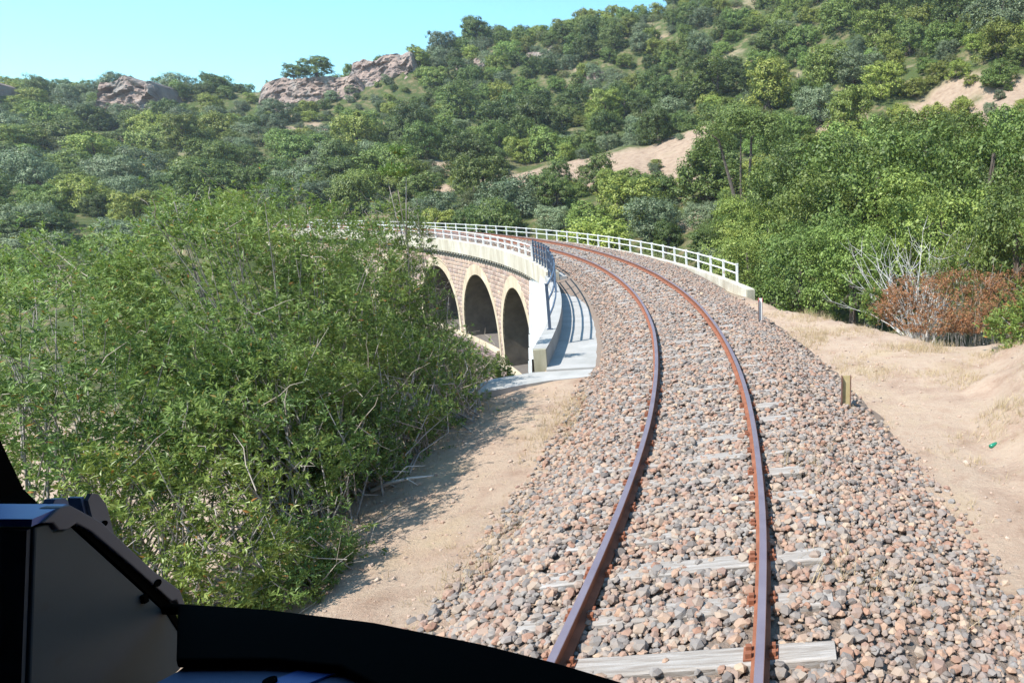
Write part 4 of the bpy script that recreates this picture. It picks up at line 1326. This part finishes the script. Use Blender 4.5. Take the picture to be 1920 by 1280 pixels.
shrub('large_shrub', 'largest dense green shrub left of the track, its rounded top reaching the hillside', [(-8.4, 10.2, 1.35, 1.9, 1.9, 1.85), (-7.6, 9.4, 0.4, 1.4, 1.4, 1.5), (-9.3, 10.9, 1.7, 1.4, 1.5, 1.5)],
      12500, 0.074, 'front', [(-8.2, 10.2), (-7.6, 9.6)], 60, 0.022, 160)
shrub('large_shrub', 'dense green shrub at the left edge of the view behind the metal housing', [(-8.3, 7.6, 0.95, 1.6, 1.5, 1.65), (-9.9, 8.9, 0.9, 1.5, 1.5, 1.75), (-8.1, 6.3, 0.3, 1.4, 1.2, 1.5)],
      11500, 0.070, 'front', [(-8.4, 7.5), (-8.0, 6.5)], 50, 0.02, 90)
shrub('large_shrub', 'shrub with orange tinged leaves behind the largest one, left of the bare sapling', [(-9.9, 13.2, 1.45, 1.6, 1.5, 1.7), (-8.9, 13.0, 1.0, 1.4, 1.3, 1.6)],
      6800, 0.080, 'front', [(-9.4, 13.0)], 50, 0.022, 120)
shrub('large_shrub', 'tall open shrub with many bare grey twigs in front of the arches', [(-8.95, 14.3, 1.0, 1.05, 1.1, 1.7), (-8.1, 13.9, -0.3, 0.95, 1.1, 1.1), (-8.7, 14.5, 2.1, 0.8, 0.85, 0.95)],
      5200, 0.080, 'front', [(-8.2, 14.0), (-7.8, 13.6)], 70, 0.02, 330)
shrub('low_shrub', 'low dark shrub beside the gravel with grey stems showing at its base', [(-6.9, 10.5, -0.15, 1.15, 1.35, 1.0), (-7.1, 12.3, -0.25, 1.15, 1.3, 1.05), (-6.7, 9.0, -0.2, 0.95, 1.0, 0.95)],
      8600, 0.072, 'front', [(-6.5, 10.6), (-6.6, 12.2), (-6.3, 9.2)], 60, 0.018, 240)
shrub('low_shrub', 'green shrub low between the light green one and the largest shrub', [(-6.5, 7.6, 0.15, 1.0, 1.1, 1.15), (-6.9, 8.6, 0.6, 1.0, 1.0, 1.1)],
      6400, 0.068, 'front', [(-6.3, 7.6), (-6.7, 8.4)], 50, 0.016, 100)
shrub('young_shrub', 'bright yellow green shrub nearest the train, just above the metal housing', [(-5.75, 6.15, -0.25, 0.62, 0.65, 0.85), (-6.35, 5.9, 0.05, 0.65, 0.65, 0.85)],
      3600, 0.062, 'flight', [(-5.75, 6.2), (-6.3, 6.0)], 40, 0.012, 30)
shrub('young_shrub', 'small green shrub at the path edge by the dashboard rim', [(-5.55, 6.95, -0.62, 0.55, 0.6, 0.48), (-5.3, 6.3, -0.75, 0.4, 0.5, 0.32)],
      1900, 0.058, 'front', [(-5.5, 6.9)], 30, 0.010, 50)
shrub('young_shrub', 'tiny green tuft against the foot of the arches', [(-7.6, 16.4, -1.2, 0.25, 0.25, 0.45)], 160, 0.09, 'flight', [(-7.6, 16.4)], 12, 0.008, 0)
# sapling with bare grey trunk and a small tuft
def sapling():
    bx, by = -8.35, 14.2; z0 = float(ground_z(bx, by)[0])
    root = empty('sapling', (bx, by, z0)); tag(root, 'thin bare sapling with a small tuft of leaves sticking up above the shrubs', 'tree')
    T = 4.15 - z0
    b = MB()
    b.tube([(0, 0, -0.2), (0.05, 0, T * .4), (-0.03, 0, T * .66), (0.06, 0, T * .82), (0.0, 0, T * .92)], [0.05, 0.04, 0.028, 0.02, 0.012], 6)
    b.tube([(0.05, 0, T * .80), (-0.12, 0.05, T * .87), (-0.20, .05, T * .93)], [0.014, 0.01, 0.004], 5)
    b.tube([(0.05, 0, T * .82), (0.15, 0.0, T * .9), (0.2, .05, T * .96)], [0.014, 0.01, 0.004], 5)
    b.tube([(-0.02, 0, T * .7), (-0.22, 0.1, T * .76), (-0.3, .1, T * .83)], [0.01, 0.007, 0.003], 5)
    b.tube([(0.03, 0, T * .45), (0.4, 0.1, T * .55), (0.75, .1, T * .72)], [0.02, 0.015, 0.004], 5)
    b.build('trunk', M['bark_grey'], root, True)
    v, f, C, A = sprigs([(0, 0, T * .955, .30, .3, .12), (0.12, 0, T * .99, .16, .16, .1)], 120, 0.09, 8)
    fo = link('foliage', np_mesh('foliage', v, f, LM['front']), root); fo['kind'] = 'stuff'
sapling()
# bleached dead branches lying at the foot of the low shrub
def dead_branch(x, y, rz, L, label):
    z = float(ground_z(x, y)[0]); b = MB()
    b.tube([(0, 0, 0.03), (L * .3, 0.05, 0.12), (L * .65, -0.04, 0.2), (L, 0.1, 0.16)], [0.03, 0.026, 0.02, 0.008], 6)
    b.tube([(L * .3, .05, .12), (L * .5, .28, .26), (L * .75, .42, .2)], [0.016, 0.012, 0.004], 5)
    b.tube([(L * .6, -.04, .2), (L * .75, -.3, .3), (L * .95, -.4, .24)], [0.014, 0.01, 0.003], 5)
    o = link('dead_branch', b.mesh('dead_branch', M['bleached_wood'], True), None, (x, y, z)); o.rotation_euler = (0, 0, rz)
    tag(o, label, 'branch')
dead_branch(-6.2, 9.0, 0.2, 0.8, 'bleached forked branch lying at the foot of the shrubs beside the path')
dead_branch(-6.5, 8.7, 1.1, 0.9, 'pale dead branch leaning into the low shrub, left of the forked one')
# right side shrubs
shrub('dry_shrub', 'rust coloured dry shrub at the edge of the path on the right', [(3.7, 20.6, 0.0, 1.5, 1.1, 0.75), (4.9, 20.2, 0.15, 1.5, 1.1, 0.85), (2.9, 20.9, -0.25, 0.9, 0.9, 0.55), (6.0, 20.0, 0.15, 1.1, 1.1, 0.8), (3.9, 20.2, -.55, 1.5, .9, .4), (5.3, 19.9, -.5, 1.4, .9, .4)],
      8200, 0.062, 'red', [(3.6, 20.6), (4.8, 20.3), (5.8, 20)], 30, 0.010, 160, nl=10)
shrub('light_shrub', 'light green shrub with long leafy sprays at the right edge', [(5.0, 15.9, 0.15, 0.75, 0.7, 0.55), (5.6, 15.6, 0.75, 0.7, 0.8, 0.7), (6.0, 15.3, 1.6, 0.7, 0.7, 1.0), (5.15, 15.2, -.3, .7, .6, .4)],
      2600, 0.10, 'flight', [(5.6, 15.7)], 50, 0.014, 20)
shrub('light_shrub', 'pale green young shrub left of the rust coloured one', [(2.15, 21.6, -0.3, 0.42, 0.4, 0.62)], 520, 0.085, 'flight', [(2.1, 21.6)], 20, 0.01, 0)
shrub('light_shrub', 'grey green shrub behind the rust coloured one', [(5.3, 22.6, 0.7, 0.9, 0.7, 1.15), (4.6, 22.8, 0.6, .6, .6, .8)], 1500, 0.09, 'flight', [(5.3, 22.6)], 30, 0.012, 60)
shrub('light_shrub', 'light leafy branch high at the right edge beside the dark tree', [(5.3, 15.9, 2.55, 0.45, 0.5, 0.5), (5.6, 16, 2.0, .4, .4, .4)], 420, 0.10, 'flight', [(6.2, 16.2)], 16, 0.012, 0)
def bare_bush():
    x0, y0 = 4.1, 23.4; z0 = -2.4
    root = empty('bare_bush', (x0, y0, z0)); tag(root, 'leafless bush of pale grey branches in front of the big trees', 'shrub')
    b = MB()
    for i in range(70):
        a = random.uniform(0, 6.28); t = random.uniform(0.1, 0.75); L = random.uniform(2.2, 4.6)
        d = Vector((math.cos(a) * math.sin(t), math.sin(a) * math.sin(t) * .6, math.cos(t)))
        p = Vector((random.gauss(0, .2), random.gauss(0, .15), 0)); pts = [p]; dirv = d.copy()
        for k in range(5):
            dirv = (dirv + Vector((random.gauss(0, .18), random.gauss(0, .18), random.gauss(0, .1)))).normalized()
            p = p + dirv * L / 5; pts.append(p)
            if k > 1:
                for q in range(2):
                    e = (dirv + Vector((random.gauss(0, .7), random.gauss(0, .7), random.gauss(0, .5)))).normalized()
                    b.tube([p, p + e * .25, p + e * .5 + Vector((0, 0, .05))], [0.009, 0.006, 0.003], 3, False)
        b.tube(pts, [0.028, 0.024, 0.02, 0.015, 0.01, 0.005], 5, False)
    o = b.build('branches', M['bleached_wood'], root, True); o['kind'] = 'stuff'
bare_bush()

# ------------------------------------------------------------------ dry grass, pebbles
def grass():
    n = 38000
    x = rng.uniform(-7, 8, n); y = rng.uniform(3.5, 22, n)
    s, o = to_so(x, y)
    dens = fbm(x * 0.9, y * 0.9, 4)
    left = (o < -2.1) & (o > -6.2) & (s < 14.5); right = (o > 2.6) & (s < 24)
    p = np.where(left, np.clip((np.abs(o + 2.5) < 0.35) * 0.5 + (o < -4.0) * 0.6 + dens * 0.8, 0, 1), 0) + np.where(right, np.clip(dens * 1.9 + (o > 5) * 0.35 + 0.04, 0, 1), 0)
    inner = (np.abs(o - 1.9) < 0.8) & (s < 14); p = p + inner * np.clip(dens * 0.6, 0, 1)
    k = rng.random(n) < p
    x, y = x[k], y[k]; z = np.maximum(ground_z(x, y), np.where(inner[k], ballast_z(s[k], o[k]), -9))
    m = 5
    n = len(x)
    base = np.stack([x, y, z], 1)[:, None] + rng.normal(0, 0.03, (n, m, 3)) * [1, 1, 0]
    d = rng.normal(0, 0.45, (n, m, 3)); d[:, :, 2] = 1; d /= np.linalg.norm(d, axis=2)[:, :, None]
    L = rng.uniform(0.05, 0.20, (n, m, 1)) * np.clip(0.6 + dens[k][:, None, None] * 2.0, 0.4, 1.6); sd = unit(n * m).reshape(n, m, 3) * [1, 1, 0] * 0.004
    v = np.stack([base - sd, base + sd, base + d * L + rng.normal(0, 0.01, (n, m, 3))], 2).reshape(-1, 3)
    f = np.arange(len(v)).reshape(-1, 3)
    gm = leaf_mat('straw', [(0, (0.40, 0.30, 0.16)), (0.5, (0.55, 0.43, 0.25)), (1, (0.66, 0.55, 0.36))], 0.3, 0.0, 0.8)
    o_ = link('dry_grass', np_mesh('dry_grass', v, f, gm)); tag(o_, 'thin straw coloured dead grass scattered over the path and gravel edges', 'grass', kind='stuff')
    n = 22000
    x = rng.uniform(-6.5, 8, n); y = rng.uniform(3.5, 24, n); s, o = to_so(x, y)
    k = (((o < -2.0) & (o > -5) & (s < 15) & (rng.random(n) < 0.55)) | ((o > 2.3) & (s < 24) & (rng.random(n) < np.clip(1.25 - (o - 2.3) / 3, 0.2, 1)))) 
    x, y = x[k], y[k]; sz = rng.uniform(0.010, 0.042, len(x)) * rng.choice([0.6, 1, 2.1], len(x), p=[.5, .37, .13])
    P = np.stack([x, y, ground_z(x, y) + sz * 0.1], 1)
    o_ = link('pebbles', stones_mesh('pebbles', P, sz, M['pebble'])); tag(o_, 'loose pebbles scattered on the bare earth beside the gravel', 'pebbles', kind='stuff')
grass()

# ------------------------------------------------------------------ the train cab we look out of
def build_cab():
    cab = empty('train_cab', (0, 0, 1.3)); tag(cab, 'dark interior of the train cab with black window rim and metal housing at lower left', 'train')
    OFF = Vector((0, 0, 1.3))
    def part(b, name, mat, parent=None, bevel=0.0):
        b.v = [(v[0], v[1], v[2] - 1.3) for v in b.v]
        return b.build(name, mat, parent or cab, bevel=bevel)
    XL, XR, YB, YF = -2.45, 0.62, -2.3, 1.0
    b = MB(); b.box(((XL + XR) / 2, (YB + YF) / 2 - 0.05, 4.06), (XR - XL + .1, YF - YB, 0.08)); part(b, 'roof', M['cab_shell'])
    b = MB(); b.box(((XL + XR) / 2, (YB + YF) / 2, 1.32), (XR - XL, YF - YB, 0.08)); part(b, 'floor', M['cab_shell'])
    for x in (XL, XR):
        b = MB(); b.box((x, (YB + YF) / 2 - 0.05, 2.69), (0.06, YF - YB - 0.12, 2.64)); part(b, 'side_wall', M['cab_shell'])
    b = MB(); b.box(((XL + XR) / 2, YB + 0.03, 2.69), (XR - XL - 0.08, 0.06, 2.64)); part(b, 'rear_wall', M['cab_shell'])
    # dashboard with a curved front edge
    edge = [(-2.4, 0.86), (-1.6, 0.90), (-1.3, 0.912), (-1.044, 0.908), (-0.928, 0.903), (-0.792, 0.890), (-0.616, 0.860), (-0.442, 0.814), (-0.327, 0.777), (-0.223, 0.738), (-0.05, 0.66), (0.15, 0.55), (0.40, 0.38), (0.58, 0.22)]
    inner = [(0.58, 0.1), (0.3, 0.30), (-0.05, 0.50), (-0.3, 0.62), (-0.506, 0.720), (-0.601, 0.768), (-0.70, 0.781), (-0.824, 0.779), (-0.925, 0.893), (-1.3, 0.895), (-2.4, 0.84)]
    b = MB(); b.prism(edge + inner, 'z', 2.622, 2.636); part(b, 'window_rim', M['black'], bevel=0.003)
    desk = [(0.58, 0.13), (0.3, 0.33), (-0.05, 0.53), (-0.3, 0.65), (-0.506, 0.75), (-0.601, 0.795), (-0.70, 0.80), (-0.822, 0.795), (-0.822, 0.776), (-0.838, 0.735), (-0.93, 0.55), (-0.94, 0.2), (0.58, -0.3)]
    b = MB(); b.prism(desk, 'z', 2.606, 2.620); dk = part(b, 'desk', M['cab_desk'])
    P = [(-0.76, 0.64), (-0.70, 0.64), (-0.648, 0.735), (-0.612, 0.772), (-0.662, 0.776), (-0.705, 0.735)]
    b = MB(); b.prism(P, 'z', 2.6205, 2.6235); part(b, 'strap', M['cab_sky_sheen'], dk)
    b = MB(); b.tube([(-0.682, 0.752, 2.6236), (-0.682, 0.752, 2.6275)], 0.008, 12); part(b, 'screw', M['black'], dk)
    # front wall below and header above the windscreen, pillars
    b = MB(); b.prism([(x, y - 0.01) for x, y in edge] + [(x, y - 0.05) for x, y in edge[::-1]], 'z', 1.37, 2.498); part(b, 'front_wall', M['cab_shell'])
    hdr = [(-2.4, 0.95), (-1.3, 1.0), (-0.6, 0.98), (0.0, 0.9), (0.58, 0.75)]
    b = MB(); b.prism(hdr + [(x, y - 0.05) for x, y in hdr[::-1]], 'z', 3.74, 4.015); part(b, 'header', M['black'])
    b = MB(); b.prism([(0.50, 0.2), (0.60, 0.2), (0.60, 0.8), (0.50, 0.8)], 'z', 2.64, 3.735); part(b, 'pillar', M['black'])
    b = MB()
    b.prism([(-2.4, 3.735), (-1.75, 3.735), (-1.52, 3.3), (-1.43, 2.95), (-1.412, 2.84), (-1.396, 2.757), (-1.388, 2.717), (-1.370, 2.692), (-1.355, 2.66), (-1.35, 2.60), (-1.35, 2.50), (-2.4, 2.50)], 'y', 1.06, 1.12)
    part(b, 'pillar', M['black'])
    # housing: side panel facing the aisle, dark front, lid with painted sky reflection, trim flange
    X = -0.95
    prof = [(0.768, 2.831), (0.785, 2.823), (0.788, 2.814), (0.797, 2.812), (0.806, 2.812), (0.911, 2.581), (0.903, 2.536), (0.843, 2.53), (0.719, 2.50), (0.724, 2.64)]
    prof = [(0.768, 2.829), (0.784, 2.826), (0.786, 2.814), (0.796, 2.810), (0.806, 2.811), (0.900, 2.620), (0.911, 2.581), (0.903, 2.525), (0.72, 2.50), (0.722, 2.645)]
    b = MB(); b.prism(prof, 'x', X - 0.35, X); hs = part(b, 'housing', M['cab_grey'], bevel=0.002)
    b = MB(); b.prism([(0.7665, 2.828), (0.7205, 2.645), (0.7185, 2.50), (0.7145, 2.50), (0.7165, 2.645), (0.7625, 2.828)], 'x', X - 0.34, X - 0.004); part(b, 'front_plate', M['cab_dark'], hs)
    b = MB(); b.tube([(-1.012, 0.722, 2.70), (-1.012, 0.708, 2.70)], 0.030, 20); part(b, 'knob', M['black'], hs)
    # lid: flat top with the sky's blue painted in, then sloping flange
    b = MB(); b.prism([(0.763, 2.833), (0.803, 2.8335), (0.806, 2.842), (0.766, 2.8415)], 'x', X - 0.35, X + 0.002); part(b, 'lid', M['cab_sky_sheen'], hs)
    fl = [(0.772, 2.833), (0.795, 2.843), (0.806, 2.841), (0.838, 2.800), (0.889, 2.698), (0.921, 2.646), (0.926, 2.600), (0.919, 2.605), (0.912, 2.636), (0.905, 2.638), (0.86, 2.726), (0.822, 2.796), (0.808, 2.814), (0.797, 2.8115), (0.787, 2.8155), (0.783, 2.828)]
    b = MB(); b.prism(fl, 'x', X - 0.02, X + 0.006); fg = part(b, 'flange', M['cab_flange'], hs, bevel=0.0015)
    b = MB(); b.tube([(X + 0.0, 0.8905, 2.677), (X + 0.0072, 0.8905, 2.677)], 0.0055, 14); part(b, 'hole_shade', M['black'], hs)  # solid black disc, the dark of a hole painted on
    b = MB(); b.prism([(0.808, 2.812), (0.824, 2.794), (0.862, 2.724), (0.906, 2.637), (0.913, 2.60), (0.911, 2.582), (0.899, 2.623), (0.85, 2.728)], 'x', X - 0.01, X + 0.0015)
    part(b, 'gap_shade', M['black'], hs)  # black strip painted in for the shade inside the seam
    b = MB(); b.box((X + 0.003, 0.871, 2.664), (0.006, 0.006, 0.012)); part(b, 'catch', M['black'], hs)
    # bracket beyond the lid
    b = MB(); b.prism([(0.852, 2.74), (0.852, 2.825), (0.858, 2.832), (0.866, 2.828), (0.873, 2.808), (0.875, 2.72)], 'x', X - 0.028, X - 0.022); br = part(b, 'bracket', M['cab_flange'], hs)
    b = MB(); b.box((X - 0.037, 0.851, 2.775), (0.018, 0.004, 0.11)); part(b, 'bracket_plate', M['cab_desk'], hs)
    b = MB(); b.tube([(X - 0.0215, 0.864, 2.785), (X - 0.0200, 0.864, 2.785)], 0.004, 12); part(b, 'bracket_hole_shade', M['black'], hs)  # raised black disc for the shade within the bracket's opening
    b = MB(); b.prism([(0.86, 2.77), (0.86, 2.809), (0.868, 2.819), (0.880, 2.815), (0.886, 2.80), (0.886, 2.77)], 'x', X - 0.10, X - 0.085); part(b, 'lug', M['cab_desk'], hs)
build_cab()

# ------------------------------------------------------------------ air
def build_haze():
    b = MB(); b.box((0, 100, 60), (900, 1000, 160))
    m = bpy.data.materials.new('haze'); m.use_nodes = True; nt = m.node_tree; nt.nodes.clear()
    out = nt.nodes.new('ShaderNodeOutputMaterial'); v = nt.nodes.new('ShaderNodeVolumePrincipled')
    v.inputs['Color'].default_value = (0.80, 0.88, 1.0, 1); v.inputs['Density'].default_value = 0.00032
    v.inputs['Anisotropy'].default_value = 0.2
    nt.links.new(v.outputs[0], out.inputs['Volume'])
    o = link('haze', b.mesh('haze', m)); o['kind'] = 'stuff'
build_haze()
